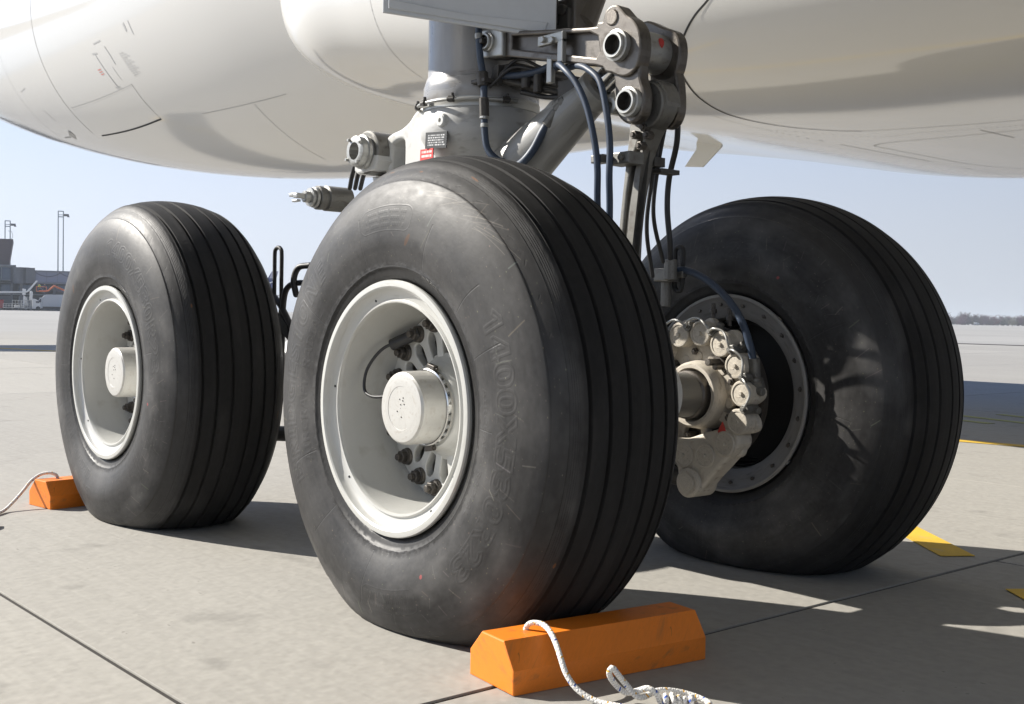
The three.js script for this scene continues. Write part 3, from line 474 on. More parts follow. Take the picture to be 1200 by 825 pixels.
{ // pin through the left lug and the small actuator behind it
  const p = mesh('lug_pin', [turned([-.262, 1.487, .26], [-.262, 1.487, .0], [[.034, .06], [.034, .0], [.052, 0], [.058, .004], [.060, .012], [.060, .03], [.066, .032], [.0665, .045], [.062, .05], [.062, .06], [.03, .06]], 56), ...[0, 1, 2, 3].map(i => { const a = i * PI / 2 + .6; return rod([-.262 + .054 * Math.cos(a), 1.487 + .054 * Math.sin(a), .27], [-.262 + .054 * Math.cos(a), 1.487 + .054 * Math.sin(a), .255], .006); })], M.bush, plane, 'big hollow steel pin at the left lug of the strut casting');
  mesh('pin_bore', turned([-.262, 1.487, .205], [-.262, 1.487, .2], [[.0345, 0], [.001, .0]], 30), M.darkMetal, p);
  mesh('pin_sleeve', turned([-.262, 1.487, .205], [-.262, 1.487, .03], [[.03, 0], [.078, 0], [.0845, .005], [.0845, .15], [.08, .155]], 56), M.steel, p);
  pieces('lug_bracket', [plate([[-.335, 1.50], [-.335, 1.42], [-.31, 1.405], [-.19, 1.415], [-.17, 1.45], [-.18, 1.47], [-.335, 1.5]], .10, .21, .008), plate([[-.30, 1.40], [-.19, 1.40], [-.2, 1.26], [-.26, 1.26]], .06, .15, .008)], M.whiteCast, plane);
  const ac = mesh('steering_damper', [turned([-.655, 1.338, .19], [-.655, 1.338, .0], [[.001, 0], [.046, 0], [.05, .004], [.05, .026], [.044, .03], [.044, .04], [.053, .045], [.053, .155], [.045, .16], [.001, .16]], 44)], M.steel, plane, 'small grey damper cylinder with a clevis pin, left behind the largest tyre');
  mesh('damper_pin', [rod([-.655, 1.338, .25], [-.655, 1.338, .18], .024, .026), turned([-.655, 1.338, .225], [-.655, 1.338, .19], [[.02, 0], [.038, .002], [.04, .01], [.034, .012], [.034, .018], [.043, .02], [.043, .032], [.02, .034]], 30), rbox(-.672, -.640, 1.330, 1.349, .24, .29, .004), rbox(-.715, -.66, 1.338, 1.352, .265, .285, .003), rbox(-.70, -.655, 1.315, 1.325, .262, .28, .003)], M.bush, ac);
  mesh('damper_bracket', [plate([[-.68, 1.30], [-.60, 1.24], [-.40, 1.26], [-.15, 1.40], [-.2, 1.46], [-.48, 1.36], [-.62, 1.345]], -.02, .03, .008)], M.whiteCast, ac);
  pieces('damper_hose', [0, 1, 2].map(i => tube([[-.60 + i * .04, 1.385 - i * .004, .06], [-.565 + i * .042, 1.44 - i * .006, .07], [-.50 + i * .04, 1.485 - i * .01, .09], [-.42 + i * .02, 1.50 - i * .012, .1], [-.3, 1.50, .06]], .0095, 40, 10)), M.hoseBlack, ac);
}
// --- torque links
{
  const up = [[.372, 1.862], [.355, 1.83], [.358, 1.79], [.38, 1.767], [.43, 1.757], [.49, 1.755], [.93, 1.658], ...smoothOutline([[.96, 1.648], [1.00, 1.625], [1.04, 1.608], [1.075, 1.608], [1.108, 1.63], [1.122, 1.68], [1.116, 1.735], [1.092, 1.772], [1.06, 1.795], [1.04, 1.815], [1.02, 1.832], [.99, 1.835], [.966, 1.82], [.955, 1.793], [.93, 1.782]], 3).slice(0, -2), [.90, 1.784], [.49, 1.842], [.43, 1.862]];
  const pocket = [[.515, 1.822], [.90, 1.768], [.935, 1.75], [.945, 1.70], [.93, 1.683], [.515, 1.778]];
  const l = mesh('upper_torque_link', [plate(shape(up, [pocket]), .085, .125, .006, 2), plate(up, .070, .10, .006, 1), plate(smoothOutline([[1.0, 1.64], [1.06, 1.612], [1.11, 1.63], [1.128, 1.70], [1.11, 1.76], [1.05, 1.79], [.98, 1.822], [.945, 1.80], [.95, 1.72]], 4), -.092, -.05, .007, 2), rod([1.0, 1.797, .13], [1.0, 1.797, .06], .026)], M.bronze, plane, 'upper torque link, a ribbed bronze-grey beam running right from the strut');
  mesh('link_sleeve', rod([1.032, 1.703, .08], [1.032, 1.703, -.07], .064, .064, .08, 40), M.sleeve, l);
  mesh('lug_face', plate([[.368, 1.862], [.35, 1.83], [.354, 1.79], [.38, 1.765], [.485, 1.757], [.485, 1.838], [.43, 1.864]], .122, .142, .005), M.bush, l);
  const pin = (x, y, z, r, name, par) => {
    const p = mesh(name, [turned([x, y, z + .022], [x, y, z - .10], [[r * .60, .006], [r * .60, .003], [r * .64, 0], [r * .80, 0], [r * .84, .004], [r * .84, .012], [r * 1.0, .014], [r * 1.0, .04], [r * .9, .045]], 48)], M.bush, par);
    mesh('pin_core', turned([x, y, z + .025], [x, y, z - .06], [[r * .6, 0], [r * .595, .07], [.001, .075]], 30), M.darkMetal, par); return p;
  };
  pin(1.032, 1.703, .135, .049, 'link_pin', l);
  pin(.408, 1.815, .142, .034, 'link_pin', l);
  mesh('pin_nut', [rod([.408, 1.815, .13], [.408, 1.815, .178], .012, .009), plate(circlePts(.408, 1.815, .019, 6), .145, .158, .002)], M.darkMetal, l);
  mesh('red_sealant', new THREE.DodecahedronGeometry(.013, 1).scale(1, 1.3, .8).translate(1.09, 1.722, .0), M.red, l);
  const lo = mesh('link_yoke', [plate(smoothOutline([[.985, 1.66], [1.0, 1.60], [1.005, 1.555], [1.012, 1.50], [1.05, 1.465], [1.09, 1.463], [1.122, 1.49], [1.128, 1.55], [1.11, 1.60], [1.108, 1.66], [1.07, 1.70], [1.02, 1.70]], 4), .068, .112, .008, 2), plate(smoothOutline([[1.0, 1.64], [1.012, 1.56], [1.02, 1.50], [1.06, 1.465], [1.10, 1.47], [1.125, 1.51], [1.125, 1.57], [1.112, 1.64], [1.075, 1.70], [1.02, 1.70]], 4), -.092, -.05, .008, 2)], M.bronze, plane, 'short bronze yoke between the two pins at the end of the torque link');
  pin(1.076, 1.525, .122, .046, 'yoke_pin', lo);
  mesh('small_eye', [turned([1.0, 1.522, .13], [1.0, 1.522, .06], [[.012, .02], [.012, 0], [.024, 0], [.027, .004], [.027, .05], [.02, .055]], 26), rbox(1.0, 1.05, 1.51, 1.534, .07, .11, .004)], M.bush, lo);
  const rodOut = [[.985, 1.535], [.995, 1.49], [.990, 1.42], [.978, 1.33], [.955, 1.13], [.93, .80], [.99, .79], [1.0, 1.13], [1.035, 1.33], [1.075, 1.43], [1.125, 1.49], [1.152, 1.53], [1.12, 1.595], [1.05, 1.60]];
  const rodPocket = smoothOutline([[1.035, 1.42], [1.003, 1.33], [.984, 1.20], [.97, 1.02], [.958, .84], [.968, .84], [.984, 1.02], [1.0, 1.20], [1.022, 1.33], [1.052, 1.42]], 2);
  const r2 = mesh('lower_torque_link', [plate(shape(smoothOutline(rodOut, 4), [rodPocket]), .0, .034, .007, 3), plate(smoothOutline(rodOut, 4), -.036, .012, .007, 3), rod([1.076, 1.525, .050], [1.076, 1.525, -.022], .074, .074, .06, 44)], M.steel, plane, 'long grey lower torque link hanging down from the yoke');
  pieces('hose_clamp', [rbox(.925, .975, 1.348, 1.374, .09, .135, .004), rbox(.965, 1.06, 1.342, 1.380, .03, .10, .005), rod([.985, 1.361, .112], [.985, 1.361, .08], .009), rod([1.03, 1.361, .112], [1.03, 1.361, .08], .010)], M.steel, r2);
  pieces('link_bolt', [[1.06, 1.40, .05], [1.09, 1.43, .05], [1.04, 1.435, .055], [1.075, 1.455, .05]].map(([x, y, z]) => join([plate(circlePts(x, y, .014, 6), z - .02, z + .008, .002), rod([x, y, z], [x, y, z + .016], .008)].map(norm))), M.bolt, r2);
  pieces('hose_clamp', [rbox(1.02, 1.06, 1.325, 1.34, -.14, -.05, .003), rbox(1.02, 1.05, 1.345, 1.375, -.08, -.03, .003)], M.darkMetal, r2);
  // diagonal arm from the casting to the link joint
  const arm = mesh('diagonal_arm', [rod([.45, 1.40, .01], [.80, 1.625, -.02],   .104, .060, .15, 40), rod([.20, 1.43, 0], [.50, 1.43, .01], .062), turned([.80, 1.625, -.02], [.93, 1.71, -.03], [[.066, -.05], [.07, -.035], [.07, .0], [.06, .012], [.04, .014]], 40), plate(smoothOutline([[.36, 1.46], [.50, 1.50], [.66, 1.60], [.60, 1.46], [.58, 1.42], [.50, 1.38], [.36, 1.34]], 4), -.05, .06, .015, 3)], M.armPaint, plane, 'grey-white diagonal arm from the strut casting up to the torque link');
  mesh('arm_shaft', [rod([.82, 1.638, -.02], [.93, 1.71, -.03], .042, .042, .1), rod([.905, 1.69, -.03], [.95, 1.725, -.03], .058, .055, .2)], M.chrome, arm);
  mesh('arm_ridge', tube([[.42, 1.445, .075], [.52, 1.50, .055], [.62, 1.57, .04]], .012, 30, 10), M.whiteCast, arm);
}
// --- bracket, manifold and hoses in the middle
{
  const mf = mesh('hose_manifold', [rbox(.46, .60, 1.655, 1.71, -.08, .03, .006), rbox(.60, .76, 1.585, 1.64, -.12, -.02, .006), rbox(.66, .74, 1.60, 1.66, -.02, .04, .005), rod([.40, 1.72, .10], [.62, 1.66, 0], .014), rod([.42, 1.69, .10], [.66, 1.62, -.02], .012), rod([.44, 1.745, .06], [.7, 1.665, -.03], .011), rod([.66, 1.64, .02], [.67, 1.56, .02], .016), rod([.52, 1.72, .06], [.52, 1.65, .06], .018), rod([.57, 1.70, .05], [.57, 1.63, .05], .016), rbox(.38, .46, 1.68, 1.74, .0, .1, .006)], M.darkMetal, plane, 'dark cluster of hydraulic fittings under the torque link');
  pieces('pipe', [tube([[.42, 1.66, .14], [.50, 1.72, .10], [.60, 1.70, .04], [.68, 1.72, 0]], .006, 30, 8), tube([[.43, 1.69, .12], [.5, 1.75, .08], [.57, 1.72, .04]], .006, 30, 8), tube([[.5, 1.64, .06], [.60, 1.615, .02], [.75, 1.61, -.01], [.82, 1.63, -.02]], .009, 30, 8)], M.hoseBlack, mf);
  mesh('clamp_bracket', [rbox(.668, .79, 1.757, 1.79, .122, .142, .003), rbox(.765, .79, 1.69, 1.765, .122, .142, .003), rbox(.695, .72, 1.635, 1.725, .105, .125, .003), rod([.70, 1.774, .155], [.70, 1.774, .13], .011), rod([.745, 1.766, .155], [.745, 1.766, .13], .011)], M.bush, plane);
  pieces('hydraulic_hose', [tube([[.70, 1.69, .09], [.77, 1.684, .14], [.835, 1.65, .165], [.886, 1.60, .165], [.93, 1.52, .16], [.955, 1.42, .15], [.962, 1.33, .14], [.945, 1.22, .12], [.92, 1.08, .08], [.86, .92, .05], [.80, .80, .03], [.74, .70, .02]], 0.0108, 90, 12)], M.hoseBlue, plane, 'left of the two blue hoses looping down beside the lower torque link');
  pieces('hydraulic_hose', [tube([[.74, 1.69, .06], [.83, 1.675, .11], [.90, 1.65, .13], [.965, 1.60, .14], [.998, 1.50, .14], [1.01, 1.40, .135], [1.005, 1.30, .13], [.99, 1.21, .11], [.96, 1.08, .08], [.92, .92, .05], [.88, .80, .03], [.84, .70, .02]], 0.0108, 90, 12)], M.hoseBlue, plane, 'right of the two blue hoses looping down beside the lower torque link');
  const h3 = mesh('hydraulic_hose', tube([[.385, 1.95, .165], [.385, 1.87, .168], [.392, 1.77, .165], [.403, 1.69, .158], [.408, 1.60, .155], [.412, 1.51, .155], [.425, 1.44, .15], [.46, 1.40, .13], [.48, 1.39, .08]], .0125, 80, 12), M.hoseBlue, plane, 'blue hose running down the front of the strut');
  mesh('hose_joint', [rod([.398, 1.71, .16], [.405, 1.66, .157], .021), rbox(.355, .43, 1.672, 1.686, .12, .175, .003), plate([[.385, 1.672], [.43, 1.735], [.445, 1.735], [.44, 1.665]], .10, .125, .003)], M.darkMetal, h3);
  mesh('hose_joint', rod([.407, 1.62, .156], [.41, 1.55, .155], .017), M.darkMetal, h3);
  pieces('hose_band', [rod([.3855, 1.845, .168], [.387, 1.825, .1675], .0140), rod([.410, 1.53, .155], [.412, 1.515, .155], .0145), rod([.411, 1.556, .155], [.411, 1.545, .155], .0175)], M.bush, h3);
  const h4 = mesh('hydraulic_hose', tube([[.725, 1.60, .02], [.69, 1.575, .04], [.655, 1.54, .055], [.63, 1.49, .075], [.60, 1.43, .09], [.56, 1.39, .10], [.50, 1.375, .09], [.45, 1.38, .06]], .0145, 70, 12), M.hoseBlue, plane, 'blue hose curving down across the diagonal arm');
  mesh('hose_joint', [rod([.735, 1.615, .015], [.668, 1.553, .05], .021), rod([.70, 1.585, .03], [.682, 1.57, .04], .027), rod([.668, 1.553, .05], [.64, 1.505, .07], .019), rbox(.715, .765, 1.59, 1.65, -.01, .03, .004)], M.steel, h4);
  mesh('hydraulic_hose', tube([[.43, 1.70, .11], [.50, 1.695, .085], [.57, 1.70, .06], [.64, 1.715, .05], [.70, 1.72, .06]], .0115, 40, 12), M.hoseBlue, plane, 'short blue hose running level under the torque link');
  pieces('brake_hose', [tube([[1.06, 1.56, -.12], [1.035, 1.44, -.15], [.96, 1.33, -.20], [.945, 1.23, -.21], [.95, 1.12, -.22], [.93, 1.03, -.25]], .0098, 60, 12)], M.hoseBlack, plane, 'worn dark hose on the right of the lower torque link');
  pieces('brake_hose', [tube([[1.06, 1.50, -.07], [1.01, 1.36, -.09], [.975, 1.2, -.11], [.94, 1.05, -.2]], .0072, 50, 12), tube([[1.06, 1.50, -.05], [1.0, 1.3, -.07], [.965, 1.15, -.09], [.94, 1.0, -.15]], .0072, 50, 12)], M.hoseBlack, plane);
  const sw = mesh('hose_swivel', [rbox(.86, .93, .985, 1.03, -.33, -.24, .006), rod([.93, 1.06, -.25], [.93, .99, -.25], .022), rod([.885, .9, -.28], [.885, 1.0, -.28], .018), rod([.85, 1.01, -.29], [.96, 1.012, -.29], .014)], M.steel, plane);
  const loop = (x, y0, y1, z, w) => tube([[x, y0, z], [x, y0 + .03, z], [x, (y0 + y1) / 2, z], [x, y1 - w / 2, z], [x + w * .15, y1 - w * .12, z], [x + w / 2, y1, z], [x + w * .85, y1 - w * .12, z], [x + w, y1 - w / 2, z], [x + w, (y0 + y1) / 2, z], [x + w, y0 + .03, z], [x + w * .85, y0 - w * .25, z], [x + w / 2, y0 - w * .45, z], [x + w * .15, y0 - w * .25, z], [x, y0, z]], .0085, 120, 10);
  mesh('hose_guide', loop(.905, .97, 1.105, -.30, .036), M.dark, plane);
  const bh = mesh('brake_hose', tube([[.90, 1.02, -.29], [.95, 1.025, -.29], [1.0, 1.012, -.30], [1.075, .975, -.30], [1.15, .915, -.30], [1.197, .85, -.305], [1.225, .77, -.315], [1.232, .70, -.33]], .0125, 70, 12), M.hoseBlue, plane, 'blue hose arching over the brake of the front inner wheel');
  mesh('hose_joint', [rod([1.232, .735, -.325], [1.232, .655, -.335], .019), rod([1.232, .665, -.335], [1.23, .61, -.36], .026), rod([1.232, .63, -.33], [1.27, .625, -.33], .013)], M.steel, bh);
  // the same fittings beside the rear outer wheel
  pieces('hose_guide', [loop(-.80, .86, 1.128, .30, .058), plate([[-.80, .84], [-.72, .84], [-.66, .80], [-.66, .74], [-.74, .79]], .285, .315, .004)], M.dark, plane, 'tall narrow black wire loop between the two outer tyres');
  pieces('brake_hose', [tube([[-.735, .55, .3], [-.73, .75, .3], [-.725, .88, .3], [-.70, .95, .3], [-.65, .975, .29], [-.58, .97, .27], [-.5, .9, .25]], .0125, 60, 12), tube([[-.90, .985, .3], [-.82, .935, .3], [-.73, .87, .3], [-.64, .78, .3]], .013, 40, 10), tube([[-.62, .93, .3], [-.64, .99, .3], [-.62, 1.04, .29], [-.56, 1.05, .27]], .013, 30, 10)], M.hoseBlack, plane);
}
{ // folding side stay behind the strut, and the leg door
  mesh('side_stay', [rod([.42, 1.93, -.26], [.30, 3.4, -1.0], .075, .085, .2), rbox(.345, .48, 1.90, 2.03, -.30, -.20, .01)], M.bronze, plane);
  pieces('stay_fitting', [rbox(.36, .47, 1.91, 1.985, -.205, -.18, .004), rod([.41, 1.93, -.17], [.41, 2.03, -.17], .012), rod([.44, 1.98, -.17], [.44, 1.98, -.2], .02)], M.darkMetal, plane);
  const P = [[.246, 1.888, .478], [.612, 1.812, .055], [.634, 1.826, .028], [.634, 3.1, .028], [.246, 3.2, .478]];
  const ax = V(.388, 0, -.45), L = ax.length(); ax.normalize();
  const s = P.map(p => [V(p[0] - .246, 0, p[2] - .478).dot(ax), p[1]]);
  const g = plate(shape(s), -.014, .0, .004, 2), rimg = plate(shape([[.02, s[0][1] + .012], [L * .93, s[1][1] + .013], [L * .955, s[1][1] + .05], [L * .5, 1.885], [.02, s[0][1] + .045]]), -.001, .007, .004, 3);
  const q = new THREE.Quaternion().setFromUnitVectors(V(1, 0, 0), ax), mm = new THREE.Matrix4().compose(V(.246, 0, .478), q, V(1, 1, 1));
  const dr = mesh('added_shade_panel', g.applyMatrix4(mm), M.panel, plane, 'pale blue-grey landing gear door panel in front of the strut top');
  mesh('added_shade_panel', plate([[-1.15, 2.52], [-.88, 2.41], [-.49, 2.25], [-.05, 2.12], [-.05, 3.4], [-1.15, 3.4]], .59, .615, .006), M.panel, plane);  // added panel, out of view, placed and cut to shade the upper strut
  mesh('door_stiffener', rimg.applyMatrix4(mm), M.panel, dr);
}

// ------------------------------------------------------------------ wheel chocks
const orangeTex = canvasTex(1024, 1024, (c) => {
  const img = c.createImageData(1024, 1024), d = img.data;
  for (let j = 0; j < 1024; j++) for (let i = 0; i < 1024; i++) {
    const u = i / 1024, v = j / 1024, p = fbm(N1, u, v, 6, 6, 6), q = fbm(N2, u, v, 120, 120, 2), s = fbm(N3, u, v, 14, 14, 6), o = (j * 1024 + i) * 4, k = 1 + .12 * (p - .5) + .12 * (q - .5);
    let cc = [.78 * k, .205 * k, .012 * k]; const g = Math.min(.6, Math.max(0, s - .66) * 2.0 + (q > .87 && p > .55 ? .25 : 0)); cc = cc.map((x, n) => x * (1 - g) + [.10, .075, .05][n] * g);
    for (let n = 0; n < 3; n++) d[o + n] = 255 * l2s(cc[n]); d[o + 3] = 255;
  }
  c.putImageData(img, 0, 0);
  let s = 77; const R = () => { s = (Math.imul(s, 1664525) + 1013904223) >>> 0; return s / 4294967296; };
  for (let i = 0; i < 34; i++) { const x = R() * 1024, y = R() * 1024, a = R() * 6.3, l = 10 + R() * 70; c.strokeStyle = R() < .5 ? `rgba(40,26,18,${.12 + R() * .3})` : `rgba(235,170,110,${.15 + R() * .3})`; c.lineWidth = .7 + R() * 2.2; c.beginPath(); c.moveTo(x, y); c.quadraticCurveTo(x + l * Math.cos(a) * .5 + 6, y + l * Math.sin(a) * .5, x + l * Math.cos(a), y + l * Math.sin(a)); c.stroke(); }
});
const chockMat = std({ map: orangeTex, roughness: 0.5, bumpMap: rep(grainBump, 2), bumpScale: 0.0006 });
const ropeTex = canvasTex(256, 64, (c) => {
  c.fillStyle = '#e9e7e2'; c.fillRect(0, 0, 256, 64);
  for (let i = -2; i < 22; i++) { c.strokeStyle = 'rgba(150,146,140,.5)'; c.lineWidth = 2; c.beginPath(); c.moveTo(i * 13, 0); c.lineTo(i * 13 + 26, 64); c.stroke(); c.beginPath(); c.moveTo(i * 13 + 26, 0); c.lineTo(i * 13, 64); c.stroke(); }
  for (const [x, y, k] of [[20, 10, 0], [84, 40, 1], [140, 14, 0], [150, 50, 1], [205, 26, 0], [236, 50, 1], [46, 52, 0], [110, 4, 1]]) { c.fillStyle = k ? '#d9a23a' : '#3454a8'; c.save(); c.translate(x, y); c.rotate(1.1); c.fillRect(-9, -3.5, 18, 7); c.restore(); }
});
const ropeBump = canvasTex(128, 64, (c) => { c.fillStyle = '#999'; c.fillRect(0, 0, 128, 64); for (let i = -4; i < 18; i++) { c.strokeStyle = '#444'; c.lineWidth = 3; c.beginPath(); c.moveTo(i * 10.67, 0); c.lineTo(i * 10.67 + 32, 64); c.stroke(); c.beginPath(); c.moveTo(i * 10.67 + 32, 0); c.lineTo(i * 10.67, 64); c.stroke(); } }, false);
function rope(pts, r, parent, seg) {
  const c = new THREE.CatmullRomCurve3(pts.map(A3), false, 'centripetal'), g = new THREE.TubeGeometry(c, seg, r, 12, false), L = c.getLength();
  const uv = g.attributes.uv; for (let i = 0; i < uv.count; i++) uv.setX(i, uv.getX(i) * L / 0.12);
  return mesh('rope', g, std({ map: ropeTex, bumpMap: ropeBump, bumpScale: 0.002, roughness: 0.85 }), parent, 'white rope flecked with blue and yellow');
}
function chockBody(parent, L, wd) {
  const x0 = -wd / 2, x1 = wd / 2, prof = [[x0, 0], [x1, 0], [x1, .056], [x1 - .042, .116], [x0 + .052, .116], [x0, .062]];
  const g = plate(shape(prof), -L, 0, .0035, 2); const uv = g.attributes.uv, p = g.attributes.position; for (let i = 0; i < p.count; i++) uv.setXY(i, (p.getX(i) + p.getY(i)) * 2.2, (p.getZ(i) + p.getY(i)) * 2.2);
  return mesh('chock_body', g, chockMat, parent);
}
{
  const a = Math.atan2(-.076, .576), t = thing('wheel_chock', 'long orange wheel chock in front of the largest tyre, with a looped white rope', 'wheel chock', [1.538, .001, 1.0225], 0, 'orange wheel chocks on the apron');
  t.rotation.y = a; chockBody(t, .582, .19); t.updateMatrixWorld(true);
  const inv = t.matrixWorld.clone().invert(), W = pts => pts.map(p => V(...p).applyMatrix4(inv));
  rope(W([[1.548, .10, .925], [1.549, .122, .925], [1.560, .134, .921], [1.585, .137, .912], [1.615, .131, .915], [1.655, .112, .929], [1.69, .086, .944], [1.715, .058, .95], [1.745, .03, .945], [1.785, .012, .93], [1.84, .009, .909], [1.90, .009, .87], [1.95, .009, .82], [1.955, .01, .74], [1.90, .02, .75], [1.862, .028, .80], [1.845, .018, .85], [1.822, .045, .868], [1.812, .07, .886], [1.806, .083, .895], [1.797, .070, .896], [1.797, .04, .876], [1.815, .022, .858], [1.838, .03, .848], [1.862, .04, .838], [1.878, .03, .828], [1.884, .012, .82], [1.895, .01, .81]]), .0066, t, 320);
  const kn = []; for (let i = 0; i <= 40; i++) { const s = i / 40, q = .9 + .4 * Math.sin(s * 7); kn.push([1.893 + .045 * s + .011 * q * Math.cos(s * 30), .017 + .010 * q * Math.sin(s * 30), .815 - .05 * s + .010 * Math.sin(s * 30 + 1)]); }
  rope(W(kn), .0062, t, 260);
}
{
  const t = thing('wheel_chock', 'orange wheel chock partly behind the left tyre, its white rope trailing to the left', 'wheel chock', [-1.49, .001, 1.035], 0, 'orange wheel chocks on the apron');
  t.rotation.y = .14; chockBody(t, .582, .19); t.updateMatrixWorld(true);
  const inv = t.matrixWorld.clone().invert(), W = pts => pts.map(p => V(...p).applyMatrix4(inv));
  rope(W([[-1.51, .10, .95], [-1.512, .128, .955], [-1.525, .14, .975], [-1.545, .135, 1.01], [-1.548, .11, 1.05], [-1.525, .075, 1.09], [-1.485, .04, 1.14], [-1.44, .014, 1.19], [-1.38, .009, 1.24], [-1.25, .009, 1.38], [-1.12, .009, 1.44], [-1.04, .009, 1.40], [-1.08, .012, 1.335], [-1.14, .012, 1.31]]), .0068, t, 160);
}

// ------------------------------------------------------------------ the terminal side of the apron
// frame along the far stand: s metres along the frontage, y up, t metres towards the aircraft, turned to its bearing
const FR = {};
{ const F = V(-.7588, 0, -.6505).normalize(), Rr = V(.6505, 0, -.7588).normalize(); FR.o = V(3.5934, 0, 2.7372).addScaledVector(F, 270).addScaledVector(Rr, -600 * 270 / 1363); FR.turn = Math.atan2(.7588, .6505); FR.R = Rr; FR.F = F; }
const FT = FR.turn + 0.40;
const at = (s, t = 0, y = 0) => FR.o.clone().addScaledVector(FR.R, s - t * (s - 118.86) / 270).addScaledVector(FR.F, -t).setY(y).toArray();
const col = (r, g, b, o = {}) => std({ color: new THREE.Color().setRGB(r, g, b), roughness: .7, ...o });
const K = { brown: col(.10, .075, .08), grey: col(.16, .165, .175), dark: col(.05, .052, .06), glass: std({ color: new THREE.Color().setRGB(.07, .10, .15), roughness: .12, metalness: .5 }), frame: col(.28, .29, .30), bridge: col(.27, .29, .38), bridgeRoof: col(.22, .23, .26), cloth: col(.13, .13, .16), mast: col(.36, .41, .42), lamp: col(.2, .2, .2), white: col(.75, .75, .74), van: col(.52, .54, .57), tyre: col(.02, .02, .02), orange: col(.62, .14, .04), red: col(.40, .05, .05), vest: col(.45, .6, .06), navy: col(.03, .035, .06), steel: col(.45, .46, .46) };
{
  const t = thing('terminal_building', 'dark terminal block with glazed upper floor and brown flared top at the left edge', 'building', at(0, -12), FT);
  mesh('tower_block', plate([[-26, 10.9], [1.8, 10.9], [2.75, 17.2], [-26, 17.2]], -18, 0, .02, 1), K.brown, t);
  mesh('roof_slab', box(-26.5, 3.4, 10.55, 10.9, -18, 1.2), K.frame, t);
  mesh('upper_floor', box(-26, 3.0, 7.0, 10.55, -18, .6), K.grey, t);
  for (let i = 0; i < 9; i++) { const x = 2.2 - i * 2.2; const w = mesh('window', box(x - 1.95, x, 7.3, 10.3, .6, .72), K.glass, t); pieces('window_frame', [box(x - 2.02, x + .07, 10.3, 10.42, .6, .8), box(x - 2.02, x - 1.95, 7.3, 10.3, .6, .8), box(x - 2.02, x + .07, 7.2, 7.3, .6, .8)], K.frame, w); }
  mesh('ground_floor', box(-26, 33, 0, 6.9, -18, -3), K.dark, t);
  for (let i = 0; i < 14; i++) mesh('window', box(-24 + i * 4, -21.2 + i * 4, 4.6, 6.2, -3, -2.85), K.glass, t);
  for (let i = 0; i < 12; i++) mesh('ground_door', box(-23.6 + i * 4.6, -20.6 + i * 4.6, .1, 3.4, -3, -2.85), i % 3 ? K.grey : K.frame, t);
  pieces('floor_band', [box(-26, 33, 3.7, 4.1, -3, -2.6), box(-26, 33, 6.6, 6.9, -3, -2.5)], K.frame, t);
  for (let i = 0; i < 8; i++) mesh('column', box(-23 + i * 3.6, -22.5 + i * 3.6, 0, 7.0, .0, .5), K.grey, t);
  pieces('roof_railing', [rod([-1.6, 21.0 - 3.8, -2], [-1.6, 18.4, -2], .06), tube([[-.2, 17.2, -1], [2.4, 17.4, -1], [2.4, 19, -1], [1.6, 19.2, -1]], .06, 20, 6)], K.mast, t);
}
{
  const t = thing('jet_bridge', 'bluish grey passenger boarding bridge with dark cloth swags along its side', 'jet bridge', at(3.1, -9), FT);
  mesh('rotunda', [turned([1.6, 6.4, -1.5], [1.6, 10.3, -1.5], [[0, 0], [1.8, 0], [1.8, 3.6], [2.0, 3.65], [2.0, 3.9], [0, 3.9]], 24), box(2.6, 4.6, 6.5, 10.2, -3, 1.4)], K.grey, t);
  mesh('tunnel', box(4.6, 27, 6.9, 9.3, -3, 1.0), K.bridge, t);
  pieces('tunnel_roof', [box(4.4, 27.2, 9.3, 9.65, -3.2, 1.3), box(4.4, 27.2, 6.5, 6.9, -3.2, 1.3)], K.bridgeRoof, t);
  for (let i = 0; i < 9; i++) mesh('side_rib', box(4.7 + i * 2.45, 4.8 + i * 2.45, 6.9, 9.3, 1.0, 1.07), K.bridgeRoof, t);
  for (let i = 0; i < 4; i++) { const x = 4.7 + i * 5.6; mesh('cloth_swag', tube([[x, 9.2, 1.12], [x + 1.1, 8.55, 1.14], [x + 2.8, 8.2, 1.15], [x + 4.5, 8.55, 1.14], [x + 5.6, 9.2, 1.12]], .09, 30, 6), K.cloth, t); }
  for (const x of [1.6, 9, 13.3, 24]) mesh('support_leg', [box(x - .3, x + .3, 0, 6.5, -1.4, -.8), box(x - .9, x + .9, 0, .3, -1.7, -.5)], K.grey, t);
  mesh('stair', [...Array.from({ length: 12 }, (_, i) => box(5 + i * .32, 5.32 + i * .32, 6.2 - i * .5, 6.28 - i * .5, 0, 1)), tube([[5, 7, 1], [8.8, 1, 1]], .05, 4, 6)], K.frame, t);
}
function mast(s, t, h, label) {
  const g = thing('light_mast', label, 'light mast', at(s, t), FT, 'floodlight masts at the terminal');
  for (const x of [-.6, .6]) mesh('pole', rod([x, 0, 0], [x, h, 0], .17, .13, .1, 12), K.mast, g);
  mesh('cross_bar', [rod([-.6, h - .1, 0], [.6, h - .1, 0], .12), rod([-.6, h - 1.0, 0], [.6, h - 1.0, 0], .08), rod([-.6, h - 1.5, 0], [.6, h - 1.5, 0], .12), rod([-.6, h - 19.5, 0], [.6, h - 19.5, 0], .08)], K.mast, g);
  mesh('lamp_head', [box(.75, 1.9, h - 1.3, h - .75, -.3, .3), plate([[1.5, h - 1.5], [2.1, h - 1.5], [1.8, h - .8], [1.5, h - .8]], -.25, .25, .02)], K.lamp, g);
}
mast(13.85, -22, 25, 'taller pair of grey poles with a floodlight, standing right of the terminal block');
mast(1.55, -28, 22.8, 'floodlight mast whose top rises above the brown terminal block at the left edge');
const wheelGeo = (x, y, z, r, w) => join([rod([x, y, z - w / 2], [x, y, z + w / 2], r, r, .15, 18)].map(norm));
